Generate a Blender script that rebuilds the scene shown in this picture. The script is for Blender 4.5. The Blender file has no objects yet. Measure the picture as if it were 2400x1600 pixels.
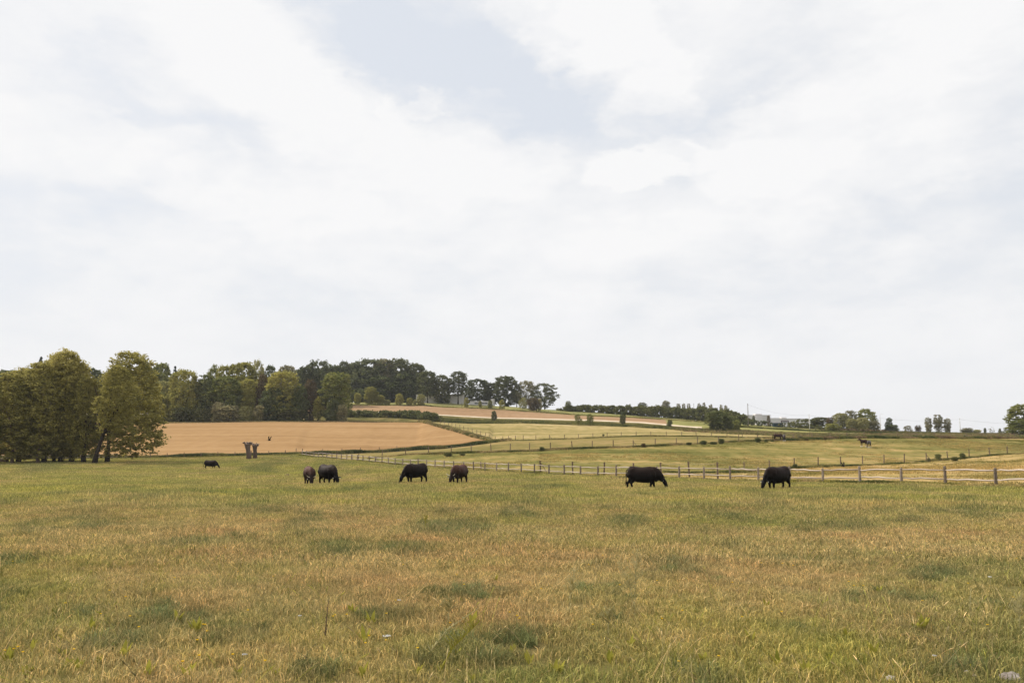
import bpy, math, random
import numpy as np
from mathutils import Vector, Matrix

random.seed(7)
RNG = np.random.default_rng(11)
R = math.radians
scene = bpy.context.scene
COL = scene.collection

# ------------------------------------------------------------------ camera
FPX = 2000.0                      # focal length in photo pixels (photo 2400 x 1600)
PITCH = math.atan(230.0 / FPX)    # eye level sits at photo row 1030
cam_data = bpy.data.cameras.new('camera')
cam_data.sensor_width = 36.0
cam_data.lens = 36.0 * FPX / 2400.0
cam_data.clip_start = 0.1
cam_data.clip_end = 20000.0
cam = bpy.data.objects.new('camera', cam_data)
cam.rotation_euler = (R(90) + PITCH, 0, 0)
COL.objects.link(cam)
scene.camera = cam
scene.render.resolution_x = 1024
scene.render.resolution_y = 682

scene.view_settings.view_transform = 'Standard'
scene.view_settings.look = 'None'
scene.view_settings.exposure = 0.0
scene.view_settings.gamma = 1.0
scene.view_settings.use_curve_mapping = False

# ------------------------------------------------------------------ sun
SUN_AZ, SUN_EL = -60.0, 43.0      # degrees, azimuth from +Y (negative = left), elevation
sd = bpy.data.lights.new('sun', 'SUN')
sd.energy = 4.7
sd.angle = R(1.2)
sd.color = (1.0, 0.92, 0.80)
sun = bpy.data.objects.new('sun', sd)
sv = Vector((math.sin(R(SUN_AZ)) * math.cos(R(SUN_EL)), math.cos(R(SUN_AZ)) * math.cos(R(SUN_EL)), math.sin(R(SUN_EL))))
sun.rotation_euler = sv.to_track_quat('Z', 'Y').to_euler()
sun.location = sv * 100
COL.objects.link(sun)


def ray(px, py):
    """direction of a photo pixel as (x/Y, z/Y)."""
    u = (px - 1200.0) / FPX
    v = (800.0 - py) / FPX
    c, s = math.cos(PITCH), math.sin(PITCH)
    den = c - v * s
    return u / den, (s + v * c) / den


def project(x, y, z):
    c, s = math.cos(PITCH), math.sin(PITCH)
    f = y * c + z * s
    up = -y * s + z * c
    f = np.where(f < 0.05, 0.05, f)
    return 1200 + FPX * x / f, 800 - FPX * up / f


# ------------------------------------------------------------------ world: sky with thin broken cloud
world = bpy.data.worlds.new('World')
scene.world = world
world.use_nodes = True
nt = world.node_tree
nt.nodes.clear()
N = nt.nodes.new
L = nt.links.new
w_out = N('ShaderNodeOutputWorld')
w_bg = N('ShaderNodeBackground')
w_bg.inputs['Strength'].default_value = 1.0
L(w_bg.outputs[0], w_out.inputs[0])
sky = N('ShaderNodeTexSky')
sky.sky_type = 'NISHITA'
sky.sun_disc = False
sky.sun_elevation = R(SUN_EL)
sky.sun_rotation = R(SUN_AZ % 360)
sky.air_density = 1.0
sky.dust_density = 2.5
skym = N('ShaderNodeVectorMath'); skym.operation = 'SCALE'
skym.inputs['Scale'].default_value = 0.10
L(sky.outputs[0], skym.inputs[0])
tc = N('ShaderNodeTexCoord')
nrm = N('ShaderNodeVectorMath'); nrm.operation = 'NORMALIZE'
L(tc.outputs['Generated'], nrm.inputs[0])
sep = N('ShaderNodeSeparateXYZ'); L(nrm.outputs[0], sep.inputs[0])


def wmath(op, a, b=None, clamp=False):
    m = N('ShaderNodeMath'); m.operation = op; m.use_clamp = clamp
    for i, s_ in enumerate((a, b)):
        if s_ is None: continue
        if isinstance(s_, (int, float)): m.inputs[i].default_value = s_
        else: L(s_, m.inputs[i])
    return m.outputs[0]


zc = wmath('ADD', wmath('MAXIMUM', sep.outputs['Z'], 0.0), 0.16)
comb = N('ShaderNodeCombineXYZ')
L(wmath('DIVIDE', sep.outputs['X'], zc), comb.inputs[0])
L(wmath('DIVIDE', sep.outputs['Y'], zc), comb.inputs[1])


def wnoise(vec, scale, detail, rough=0.55, dist=0.0):
    n = N('ShaderNodeTexNoise')
    n.inputs['Scale'].default_value = scale
    n.inputs['Detail'].default_value = detail
    n.inputs['Roughness'].default_value = rough
    n.inputs['Distortion'].default_value = dist
    L(vec, n.inputs['Vector'])
    return n


n_big = wnoise(comb.outputs[0], 0.75, 8, 0.55, 0.3)
n_det = wnoise(comb.outputs[0], 2.2, 10, 0.60, 0.2)
sq = N('ShaderNodeVectorMath'); sq.operation = 'MULTIPLY'; L(nrm.outputs[0], sq.inputs[0]); sq.inputs[1].default_value = (1, 1, 1.9)
warp = wnoise(sq.outputs[0], 5.0, 10, 0.60)
warp2 = wnoise(sq.outputs[0], 19.0, 8, 0.62)
wmix = N('ShaderNodeVectorMath'); wmix.operation = 'MULTIPLY_ADD'
L(warp2.outputs['Color'], wmix.inputs[0]); wmix.inputs[1].default_value = (.40, .40, .40); L(warp.outputs['Color'], wmix.inputs[2])
wsub = N('ShaderNodeVectorMath'); wsub.operation = 'SUBTRACT'
L(wmix.outputs[0], wsub.inputs[0]); wsub.inputs[1].default_value = (0.70, 0.70, 0.70)
wsc = N('ShaderNodeVectorMath'); wsc.operation = 'SCALE'; wsc.inputs['Scale'].default_value = 0.17
L(wsub.outputs[0], wsc.inputs[0])
wn = N('ShaderNodeVectorMath'); wn.operation = 'ADD'
L(sq.outputs[0], wn.inputs[0]); L(wsc.outputs[0], wn.inputs[1])
# cloud banks: position in the sky (given as photo pixel of their centre), radius in degrees, brightness
banks = [(60, 300, 4, .5), (150, 335, 3.4, .6), (300, 350, 3.2, .6), (430, 380, 3, .6), (560, 425, 3, .6), (680, 470, 3.4, .5), (820, 500, 5, .4),
         (260, 30, 6, .6), (430, 80, 5.5, .7), (590, 100, 4.5, .8), (660, 190, 3.5, .7), (780, 260, 3.6, .7), (820, 340, 3.5, .5),
         (950, 370, 3, .5), (1080, 370, 3.5, .5), (1200, 385, 3, .5), (1160, 260, 1.8, .5), (1030, 247, 1.0, .9), (950, 257, 0.8, .7),
         (1330, 30, 2.6, .8), (1400, 90, 2.6, .8), (1480, 170, 3, .8), (1540, 240, 2.5, .8), (1600, 60, 5, .5), (1590, 360, 2.2, 1.3), (1480, 395, 1.9, 1.0), (1490, 400, 1.6, .7),
         (1740, 390, 3, .7), (1830, 320, 4, .7), (1980, 330, 5.5, .6), (2150, 250, 6.5, .5), (2120, 80, 5, .5), (2300, 30, 5, .4),
         (1150, 520, 8, .35), (500, 640, 8, .25), (1750, 560, 5, .3), (1420, 610, 3.5, .3), (2250, 640, 3.5, .3), (150, 600, 6, .25),
         (70, 140, 7, -.55), (230, 150, 6, -.6), (350, 200, 4, -.4), (110, 470, 5.5, -.55), (280, 450, 5, -.45), (460, 500, 4.5, -.35), (640, 395, 2.2, -.8), (450, 345, 1.8, -.7),
         (800, 30, 5, -.7), (920, 60, 6, -.75), (1090, 60, 7, -.8), (1200, 180, 6, -.75), (1340, 250, 5, -.75), (1400, 270, 4.5, -.7), (1640, 310, 3, -1.0), (1000, 170, 5, -.6), (760, 60, 3, -.5),
         (1700, 150, 5.5, -.6), (1850, 120, 5, -.5), (2000, 190, 4, -.35), (1450, 480, 4.5, -.4), (2350, 470, 6, -.5), (2300, 150, 4, -.35),
         (1260, 640, 3, -.5), (830, 590, 3, -.5), (1020, 640, 4, -.4), (1540, 640, 2.4, -.6), (650, 740, 6, -.25), (2250, 760, 9, -.3), (1850, 700, 5, -.3)]
acc = None
for (bx, by, br, amp) in banks:
    a_, e_ = ray(bx, by)
    dv = Vector((a_, 1, e_)).normalized()
    dv.z *= 1.9
    dp = N('ShaderNodeVectorMath'); dp.operation = 'DISTANCE'
    L(wn.outputs[0], dp.inputs[0]); dp.inputs[1].default_value = dv
    mr = N('ShaderNodeMapRange'); mr.interpolation_type = 'SMOOTHSTEP'
    mr.inputs['From Min'].default_value = R(br) * 1.65; mr.inputs['From Max'].default_value = R(br) * (1.15 if amp > 0 else .2)
    mr.inputs['To Min'].default_value = 0; mr.inputs['To Max'].default_value = amp
    L(dp.outputs['Value'], mr.inputs['Value'])
    acc = mr.outputs[0] if acc is None else wmath('ADD', acc, mr.outputs[0])
t1 = wmath('MULTIPLY', wmath('SUBTRACT', n_big.outputs[0], 0.5), 0.6)
t2 = wmath('MULTIPLY', wmath('SUBTRACT', n_det.outputs[0], 0.5), 0.5)
acc2 = wmath('MULTIPLY', acc, 0.36)
sq2 = N('ShaderNodeVectorMath'); sq2.operation = 'MULTIPLY'; L(nrm.outputs[0], sq2.inputs[0]); sq2.inputs[1].default_value = (1, 1, 2.3)
n_str = wnoise(sq2.outputs[0], 4.2, 10, 0.58, 0.35)
n_str2 = wnoise(sq2.outputs[0], 11.0, 10, 0.62, 0.2)
t3 = wmath('ADD', wmath('MULTIPLY', wmath('SUBTRACT', n_str.outputs[0], 0.5), 1.5), wmath('MULTIPLY', wmath('SUBTRACT', n_str2.outputs[0], 0.5), 1.1))
bright = wmath('ADD', wmath('ADD', t1, t2), wmath('ADD', wmath('ADD', acc2, t3), 0.58), clamp=True)
ramp = N('ShaderNodeValToRGB')
cr = ramp.color_ramp
cr.elements[0].position = 0.0; cr.elements[0].color = (0.805, 0.842, 0.900, 1)
cr.elements[1].position = 1.0; cr.elements[1].color = (0.945, 0.945, 0.950, 1)
e = cr.elements.new(0.38); e.color = (0.865, 0.882, 0.912, 1)
e = cr.elements.new(0.62); e.color = (0.912, 0.918, 0.932, 1)
L(bright, ramp.inputs[0])
# thin veil everywhere, a little of the clear sky behind shows where the cloud is thin
cov = N('ShaderNodeMapRange')
cov.inputs['To Min'].default_value = 0.86; cov.inputs['To Max'].default_value = 1.0
L(bright, cov.inputs['Value'])
mixs = N('ShaderNodeMix'); mixs.data_type = 'RGBA'
L(cov.outputs[0], mixs.inputs['Factor']); L(skym.outputs[0], mixs.inputs['A']); L(ramp.outputs[0], mixs.inputs['B'])
# bright haze low down on the horizon
hz = N('ShaderNodeMapRange'); hz.interpolation_type = 'SMOOTHSTEP'
hz.inputs['From Min'].default_value = 0.0; hz.inputs['From Max'].default_value = 0.22
hz.inputs['To Min'].default_value = 0.75; hz.inputs['To Max'].default_value = 0.0
L(sep.outputs['Z'], hz.inputs['Value'])
mixh = N('ShaderNodeMix'); mixh.data_type = 'RGBA'
L(hz.outputs[0], mixh.inputs['Factor']); L(mixs.outputs['Result'], mixh.inputs['A']); mixh.inputs['B'].default_value = (0.900, 0.906, 0.925, 1)
L(mixh.outputs['Result'], w_bg.inputs['Color'])

# ------------------------------------------------------------------ helpers
def empty(name, label, cat, loc, group=None, rz=0.0):
    o = bpy.data.objects.new(name, None)
    COL.objects.link(o)
    o.empty_display_size = 0.2
    o.location = loc
    o.rotation_euler = (0, 0, rz)
    o['label'] = label; o['category'] = cat
    if group: o['group'] = group
    return o


def link(name, me, mat=None, parent=None, loc=(0, 0, 0), rot=(0, 0, 0), scale=(1, 1, 1)):
    o = bpy.data.objects.new(name, me)
    COL.objects.link(o)
    if mat is not None and len(me.materials) == 0: me.materials.append(mat)
    if parent is not None: o.parent = parent
    o.location = loc; o.rotation_euler = rot; o.scale = scale
    return o


def tag(o, label=None, cat=None, group=None, kind=None):
    if label: o['label'] = label
    if cat: o['category'] = cat
    if group: o['group'] = group
    if kind: o['kind'] = kind
    return o


def mesh_np(name, V, F, smooth=False, attrs=None):
    """V (n,3), F (m,k) -> mesh, quick."""
    V = np.asarray(V, dtype=np.float32); F = np.asarray(F, dtype=np.int32)
    me = bpy.data.meshes.new(name)
    me.vertices.add(len(V)); me.vertices.foreach_set('co', V.ravel())
    k = F.shape[1]
    me.loops.add(F.size); me.loops.foreach_set('vertex_index', F.ravel())
    me.polygons.add(len(F))
    me.polygons.foreach_set('loop_start', np.arange(0, F.size, k, dtype=np.int32))
    me.polygons.foreach_set('loop_total', np.full(len(F), k, dtype=np.int32))
    me.polygons.foreach_set('use_smooth', np.full(len(F), smooth, dtype=bool))
    me.update(calc_edges=True)
    me.validate()
    if attrs:
        for an, (dom, typ, arr) in attrs.items():
            at = me.attributes.new(an, typ, dom)
            arr = np.asarray(arr, dtype=np.float32)
            at.data.foreach_set('value' if typ == 'FLOAT' else ('color' if typ == 'FLOAT_COLOR' else 'vector'), arr.ravel())
    return me


class MB:
    """collects boxes / tubes / lofts into one mesh"""
    def __init__(self): self.v = []; self.f = []
    def box(self, x0, x1, y0, y1, z0, z1):
        b = len(self.v)
        self.v += [(x0, y0, z0), (x1, y0, z0), (x1, y1, z0), (x0, y1, z0), (x0, y0, z1), (x1, y0, z1), (x1, y1, z1), (x0, y1, z1)]
        for q in ((0, 3, 2, 1), (4, 5, 6, 7), (0, 1, 5, 4), (1, 2, 6, 5), (2, 3, 7, 6), (3, 0, 4, 7)):
            self.f.append([b + i for i in q])
        return self
    def tube(self, pts, rad, seg=8, flat=None, cap=True):
        """pts list of points, rad list of (rw, rh) or r, rings perpendicular to path; rw sideways, rh up-ish"""
        pts = [Vector(p) for p in pts]
        n = len(pts); b = len(self.v)
        for i, p in enumerate(pts):
            t = (pts[min(i + 1, n - 1)] - pts[max(i - 1, 0)]).normalized()
            ref = Vector((0, 1, 0)) if abs(t.y) < 0.9 else Vector((0, 0, 1))
            s = ref - t * ref.dot(t); s.normalize()
            u = t.cross(s).normalized()
            r = rad[i] if isinstance(rad, (list, tuple)) else rad
            rw, rh = (r if isinstance(r, (list, tuple)) else (r, r))
            for k in range(seg):
                a = 2 * math.pi * k / seg
                self.v.append(tuple(p + s * (rw * math.cos(a)) + u * (rh * math.sin(a))))
        for i in range(n - 1):
            for k in range(seg):
                k2 = (k + 1) % seg
                self.f.append([b + i * seg + k, b + i * seg + k2, b + (i + 1) * seg + k2, b + (i + 1) * seg + k])
        if cap:
            self.f.append([b + k for k in range(seg)][::-1])
            self.f.append([b + (n - 1) * seg + k for k in range(seg)])
        return self
    def build(self, name, smooth=False):
        me = bpy.data.meshes.new(name)
        me.from_pydata(self.v, [], self.f)
        me.update()
        if smooth:
            for p in me.polygons: p.use_smooth = True
        return me


# ---- value noise in numpy
def _hash(ix, iy, seed):
    h = (ix * 374761393 + iy * 668265263 + seed * 1442695041) & 0x7fffffff
    h = ((h ^ (h >> 13)) * 1274126177) & 0x7fffffff
    return ((h ^ (h >> 16)) & 0xffff) / 65535.0


def vnoise(x, y, seed=0):
    x = np.asarray(x, dtype=np.float64); y = np.asarray(y, dtype=np.float64)
    ix = np.floor(x).astype(np.int64); iy = np.floor(y).astype(np.int64)
    fx = x - ix; fy = y - iy
    fx = fx * fx * (3 - 2 * fx); fy = fy * fy * (3 - 2 * fy)
    a = _hash(ix, iy, seed); b = _hash(ix + 1, iy, seed); c = _hash(ix, iy + 1, seed); d = _hash(ix + 1, iy + 1, seed)
    return (a * (1 - fx) + b * fx) * (1 - fy) + (c * (1 - fx) + d * fx) * fy


def fbm(x, y, seed=0, oct=4):
    s = 0; amp = 1; tot = 0
    for o in range(oct):
        s = s + amp * vnoise(x * 2 ** o, y * 2 ** o, seed + o * 17); tot += amp; amp *= 0.5
    return s / tot


# ------------------------------------------------------------------ terrain from the lie of the land
B0 = 40.0                        # the grid fans out from a point 40 m behind the camera
NB = 1300
BG = np.linspace(-1.75, 1.75, NB)


def curve(pts):
    """pts (px, py, Y) -> arrays b, Y, z valid range"""
    pts = sorted(pts)
    px = np.array([p[0] for p in pts], float); py = np.array([p[1] for p in pts], float); Y = np.array([p[2] for p in pts], float)
    xs = np.arange(px[0], px[-1] + 1, 4.0)
    pys = np.interp(xs, px, py); Ys = np.interp(xs, px, Y)
    a, e_ = ray(xs, pys)
    x = a * Ys; z = e_ * Ys
    b = x / (Ys + B0)
    o = np.argsort(b)
    return b[o], Ys[o], z[o]


def on_grid(c):
    return np.interp(BG, c[0], c[1]), np.interp(BG, c[0], c[2]), c[0][0], c[0][-1]


A_pts = [(-1500, 1080, 190), (0, 1078, 190), (350, 1074, 194), (580, 1069, 198), (700, 1066, 201.7), (802, 1077.5, 171.6), (896, 1086.5, 150.8), (1052, 1098, 125.5),
         (1262, 1110.7, 102.5), (1415, 1117, 90.3), (1579, 1122.5, 80.2), (1742, 1127.5, 72.1), (1924, 1133, 64.9), (2106, 1136.8, 58.9),
         (2210, 1140, 56), (2327, 1143, 53), (2500, 1146, 49), (3000, 1158, 42), (3600, 1172, 38)]
B_pts = [(1267, 1109.5, 104.5), (1500, 1108, 110), (1742, 1106, 119.5), (1860, 1098, 125), (1968, 1092.5, 129), (2069, 1088, 133), (2219, 1078, 140),
         (2358, 1064.5, 148), (2500, 1058, 154), (3600, 1050, 180)]
C_pts = [(841, 1075, 168), (896, 1071, 166), (951, 1066.5, 163), (1058, 1063, 160), (1151, 1059.5, 158), (1241, 1057, 158), (1341, 1052, 160), (1437, 1050, 162),
         (1535, 1045, 166), (1634, 1040, 172), (1731, 1034.5, 178), (1860, 1032, 187), (1945, 1028, 195), (2025, 1027, 200), (2400, 1028, 215), (3600, 1028, 230)]
D_pts = [(690, 1064, 206), (800, 1063, 210), (900, 1060, 214), (1047, 1050, 222), (1145, 1038, 232), (1190, 1032, 236), (1256, 1031, 238), (1356, 1027.5, 240),
         (1456, 1023, 240), (1598, 1022, 240), (1740, 1025.5, 240), (1900, 1025, 240), (2100, 1026, 242), (2400, 1026.5, 245), (3600, 1027, 250)]
E_pts = [(-1500, 992, 335), (377, 990, 335), (636, 987.5, 335), (985, 988, 338), (1040, 990, 350), (1101, 993, 355), (1226, 992, 355), (1344, 996, 350),
         (1476, 1000.5, 335), (1571, 1006, 315), (1667, 1012, 295), (1743, 1016, 280), (1807, 1021, 268), (1900, 1022, 265), (2100, 1024, 262), (2400, 1025, 262), (3600, 1025, 265)]
L_pts = [(986, 988.5, 335), (1005, 992, 318), (1027, 999, 300), (1080, 1013, 270), (1119, 1025, 250), (1152, 1036, 234)]
F_pts = [(-1500, 975, 380), (600, 970, 395), (878, 966, 400), (1030, 973, 400), (1155, 980, 400), (1244, 982, 395), (1391, 986, 385), (1504, 991, 370),
         (1625, 1002, 340), (1700, 1005, 325), (1800, 1012, 305), (1900, 1018, 295), (2040, 1021, 290), (2400, 1023, 285), (3600, 1023, 290)]
G_pts = [(-1500, 962, 440), (600, 955, 450), (823, 950, 450), (996, 951, 455), (1030, 954, 455), (1155, 959, 455), (1280, 968, 450), (1380, 975, 440), (1476, 978.5, 430),
         (1552, 983, 420), (1671, 991, 400), (1740, 999, 375), (1930, 1010, 350), (2040, 1015, 345), (2400, 1020.5, 345), (3600, 1020, 350)]
H_pts = [(-1500, 955, 480), (600, 948, 490), (820, 943.5, 490), (1030, 944.5, 490), (1101, 948, 488), (1208, 953.5, 485), (1271, 959, 480), (1342, 961.8, 480), (1430, 968, 470),
         (1495, 974, 460), (1571, 979.5, 450), (1667, 988, 430), (1755, 994, 400), (1930, 1006, 392), (2065, 1013, 392), (2252, 1018, 392), (2400, 1019, 395), (3600, 1019, 400)]

zn = lambda Y: np.interp(Y, [-60, 0, 8, 20, 34, 53, 65, 127, 190], [-1.2, -1.5, -1.62, -2.0, -2.52, -3.1, -3.35, -4.35, -4.5])
YA, zA, _, _ = on_grid(curve(A_pts))
knots = []
for yy in (-38.0, 0.0, 8.0, 18.0):
    knots.append((np.full(NB, yy), zn(np.full(NB, yy))))
for fr in (0.6,):
    yk = 18 + (YA - 18) * fr
    knots.append((yk, zn(yk)))
IA = len(knots); knots.append((YA, zA))


def add_curve(pts, left='near', right='near', off=2.0):
    Yp, zp = knots[-1]
    c = curve(pts); Y, z, b0, b1 = on_grid(c)
    if left == 'near':
        m = BG < b0; Y = np.where(m, Yp + off, Y); z = np.where(m, zp + off * .035, z)
    if right == 'near':
        m = BG > b1; Y = np.where(m, Yp + off, Y); z = np.where(m, zp + 0.01, z)
    m = Y < Yp + 0.8
    Y = np.where(m, Yp + 0.8, Y); z = np.where(m, zp + 0.01, z)
    knots.append((Y, z)); return len(knots) - 1


IB = add_curve(B_pts, 'near', 'far', 1.5)
IC = add_curve(C_pts, 'near', 'far', 1.5)
ID = add_curve(D_pts, 'near', 'far', 2.0)
# L: right of 1152 it falls on D, left of 986 on E
cL = curve(L_pts); YL, zL, b0, b1 = on_grid(cL)
YE, zE, _, _ = on_grid(curve(E_pts))
YD, zD = knots[ID]
YL = np.where(BG < b0, YE - 0.8, np.where(BG > b1, YD + 0.8, YL)); zL = np.where(BG < b0, zE - 0.05, np.where(BG > b1, zD + 0.02, zL))
m_ = YL < YD + 0.8; YL = np.where(m_, YD + 0.8, YL); zL = np.where(m_, zD + 0.02, zL)
IL = len(knots); knots.append((YL, zL))
IE = add_curve(E_pts, 'far', 'far')
IF = add_curve(F_pts, 'far', 'far')
YF, zF = knots[IF]
IF2 = len(knots); knots.append((YF + 5.5, zF + 0.60))
IG = add_curve(G_pts, 'far', 'far')
IH = add_curve(H_pts, 'far', 'far')
YH, zH = knots[IH]
knots.append((YH + 70, zH - 2.0))
knots.append((YH + 900, zH - 34.0))
knots.append((YH + 2800, zH * 0 - 60.0))
KY = np.array([k[0] for k in knots]); KZ = np.array([k[1] for k in knots])


def pchip_eval(q):
    """q (Q, NB) of Y values -> z"""
    K = KY.shape[0]
    h = np.diff(KY, axis=0); d = np.diff(KZ, axis=0) / h
    m = np.zeros_like(KZ)
    w1 = 2 * h[1:] + h[:-1]; w2 = h[1:] + 2 * h[:-1]
    s = d[:-1] * d[1:]
    with np.errstate(divide='ignore', invalid='ignore'):
        hm = (w1 + w2) / (w1 / d[:-1] + w2 / d[1:])
    m[1:-1] = np.where(s > 0, hm, 0.0)
    m[0] = d[0]; m[-1] = d[-1]
    out = np.zeros_like(q)
    for k in range(K - 1):
        y0 = KY[k][None]; y1 = KY[k + 1][None]
        mask = (q >= y0) & (q <= y1) if k < K - 2 else (q >= y0)
        if k == 0: mask = q <= y1
        t = (q - y0) / (y1 - y0); t = np.clip(t, 0, 1)
        H_ = (y1 - y0)
        z = (2 * t**3 - 3 * t**2 + 1) * KZ[k] + (t**3 - 2 * t**2 + t) * H_ * m[k] + (-2 * t**3 + 3 * t**2) * KZ[k + 1] + (t**3 - t**2) * H_ * m[k + 1]
        out = np.where(mask, z, out)
    return out


YT = np.concatenate([np.arange(-38, 60, 0.5), np.arange(60, 620, 1.0)])
TAB = pchip_eval(np.repeat(YT[:, None], NB, axis=1))


def bump(x, y):
    r = np.clip((y - 2) / 12.0, 0.25, 1.0) * np.clip((330 - y) / 100.0, 0.0, 1.0)
    return r * (0.22 * (fbm(x / 9.0, y / 9.0, 3, 3) - 0.5) + 0.09 * (fbm(x / 1.6, y / 1.6, 5, 2) - 0.5))


def gz(x, y):
    """ground height, vectorised"""
    x = np.atleast_1d(np.asarray(x, float)); y = np.atleast_1d(np.asarray(y, float))
    b = x / (y + B0)
    fb = np.clip((b - BG[0]) / (BG[1] - BG[0]), 0, NB - 1.001)
    iy = np.clip(np.searchsorted(YT, y) - 1, 0, len(YT) - 2)
    ty = np.clip((y - YT[iy]) / (YT[iy + 1] - YT[iy]), 0, 1)
    ib = fb.astype(int); tb = fb - ib
    z = (TAB[iy, ib] * (1 - tb) + TAB[iy, ib + 1] * tb) * (1 - ty) + (TAB[iy + 1, ib] * (1 - tb) + TAB[iy + 1, ib + 1] * tb) * ty
    return z + bump(x, y)


def g1(x, y): return float(gz(x, y)[0])


HY = np.concatenate([np.arange(3, 60, 0.1), np.arange(60, 600, 0.25)])


def hit(px, py, near=3.0):
    """first ground point seen through a photo pixel"""
    a, e_ = ray(px, py)
    ys = HY[HY >= near]
    g = gz(a * ys, ys)
    w = np.where(g >= e_ * ys)[0]
    if len(w) == 0:
        k = int(np.argmin(np.abs(g - e_ * ys)))
    else: k = w[0]
    Y = float(ys[k])
    return Vector((a * Y, Y, float(g[k])))


def at(px, Y, dz=0.0):
    a, _ = ray(px, 1030)
    x = a * Y
    return Vector((x, Y, g1(x, Y) + dz))


# ------------------------------------------------------------------ materials
def new_mat(name):
    m = bpy.data.materials.new(name); m.use_nodes = True
    t = m.node_tree; t.nodes.clear()
    return m, t


def out_diffuse(t, colsock, rough=0.9, bump_sock=None, transl=0.0, transl_col=None, spec=0.0):
    o = t.nodes.new('ShaderNodeOutputMaterial')
    if transl > 0:
        d = t.nodes.new('ShaderNodeBsdfDiffuse'); tr = t.nodes.new('ShaderNodeBsdfTranslucent')
        t.links.new(colsock, d.inputs[0]); t.links.new(transl_col or colsock, tr.inputs[0])
        mx = t.nodes.new('ShaderNodeMixShader'); mx.inputs[0].default_value = transl
        t.links.new(d.outputs[0], mx.inputs[1]); t.links.new(tr.outputs[0], mx.inputs[2])
        t.links.new(mx.outputs[0], o.inputs[0])
    else:
        p = t.nodes.new('ShaderNodeBsdfPrincipled')
        p.inputs['Roughness'].default_value = rough
        p.inputs['Specular IOR Level'].default_value = spec
        t.links.new(colsock, p.inputs['Base Color'])
        if bump_sock is not None: t.links.new(bump_sock, p.inputs['Normal'])
        t.links.new(p.outputs[0], o.inputs[0])


def t_noise(t, vec, scale, detail=4, rough=0.6, dist=0.0):
    n = t.nodes.new('ShaderNodeTexNoise')
    n.inputs['Scale'].default_value = scale; n.inputs['Detail'].default_value = detail
    n.inputs['Roughness'].default_value = rough; n.inputs['Distortion'].default_value = dist
    if vec is not None: t.links.new(vec, n.inputs['Vector'])
    return n.outputs[0]


def t_ramp(t, fac, stops):
    r = t.nodes.new('ShaderNodeValToRGB'); c = r.color_ramp
    c.elements[0].position = stops[0][0]; c.elements[0].color = (*stops[0][1], 1)
    c.elements[1].position = stops[-1][0]; c.elements[1].color = (*stops[-1][1], 1)
    for p, cc in stops[1:-1]:
        e_ = c.elements.new(p); e_.color = (*cc, 1)
    t.links.new(fac, r.inputs[0]); return r.outputs[0]


def t_mix(t, fac, a, b, mode='MIX'):
    m = t.nodes.new('ShaderNodeMix'); m.data_type = 'RGBA'; m.blend_type = mode
    for s_, v in ((m.inputs['Factor'], fac), (m.inputs['A'], a), (m.inputs['B'], b)):
        if isinstance(v, (int, float)): s_.default_value = v
        elif isinstance(v, tuple): s_.default_value = (*v, 1)
        else: t.links.new(v, s_)
    return m.outputs['Result']


def t_map(t, scale=(1, 1, 1), rot=0.0):
    g = t.nodes.new('ShaderNodeNewGeometry'); m = t.nodes.new('ShaderNodeMapping')
    m.inputs['Scale'].default_value = scale; m.inputs['Rotation'].default_value = (0, 0, rot)
    m.vector_type = 'POINT'
    t.links.new(g.outputs['Position'], m.inputs['Vector']); return m.outputs[0]


def field_mat(name, stops, stripe=(0.02, 0.5), rot=0.0, stripe_amt=0.5, patch=0.03, fine=1.2, curve_amt=0.0, mottle=.34):
    """ground cover of a far field: broad patches + streaks along the rows + fine mottle"""
    m, t = new_mat(name)
    v1 = t_map(t, (1, 1, 0))
    vs = t_map(t, (stripe[0], stripe[1], 0), rot)
    n1 = t_noise(t, v1, patch, 5, 0.6, 0.3)
    n2 = t_noise(t, vs, 1.0, 5, 0.62, curve_amt)
    n3 = t_noise(t, v1, fine, 3, 0.7)
    def mm(op, a, b):
        k = t.nodes.new('ShaderNodeMath'); k.operation = op
        for i, s_ in enumerate((a, b)):
            if isinstance(s_, (int, float)): k.inputs[i].default_value = s_
            else: t.links.new(s_, k.inputs[i])
        return k.outputs[0]
    s_ = mm('ADD', mm('MULTIPLY', n1, 1.0 - stripe_amt), mm('MULTIPLY', n2, stripe_amt))
    n4 = t_noise(t, t_map(t, (.30, .075, 0), rot), 1.0, 4, 0.65)
    s_ = mm('ADD', s_, mm('MULTIPLY', mm('SUBTRACT', n3, 0.5), 0.28))
    s_ = mm('ADD', s_, mm('MULTIPLY', mm('SUBTRACT', n4, 0.5), mottle))
    mr = t.nodes.new('ShaderNodeMapRange'); mr.inputs['From Min'].default_value = 0.34; mr.inputs['From Max'].default_value = 0.66
    t.links.new(s_, mr.inputs['Value'])
    col = t_ramp(t, mr.outputs[0], stops)
    out_diffuse(t, col)
    return m


def grass_mat(name):
    """blades: colour carried by every tuft, small differences from blade to blade"""
    m, t = new_mat(name)
    a = t.nodes.new('ShaderNodeAttribute'); a.attribute_type = 'INSTANCER'; a.attribute_name = 'col'
    b = t.nodes.new('ShaderNodeAttribute'); b.attribute_type = 'GEOMETRY'; b.attribute_name = 'v'
    r = t_ramp(t, b.outputs['Fac'], [(0.0, (0.42, 0.50, 0.40)), (0.5, (0.92, 0.94, 0.9)), (0.82, (1.30, 1.22, 1.05)), (1.0, (2.1, 1.9, 1.7))])
    col = t_mix(t, 1.0, a.outputs['Color'], r, 'MULTIPLY')
    out_diffuse(t, col, transl=0.30)
    return m


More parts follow.
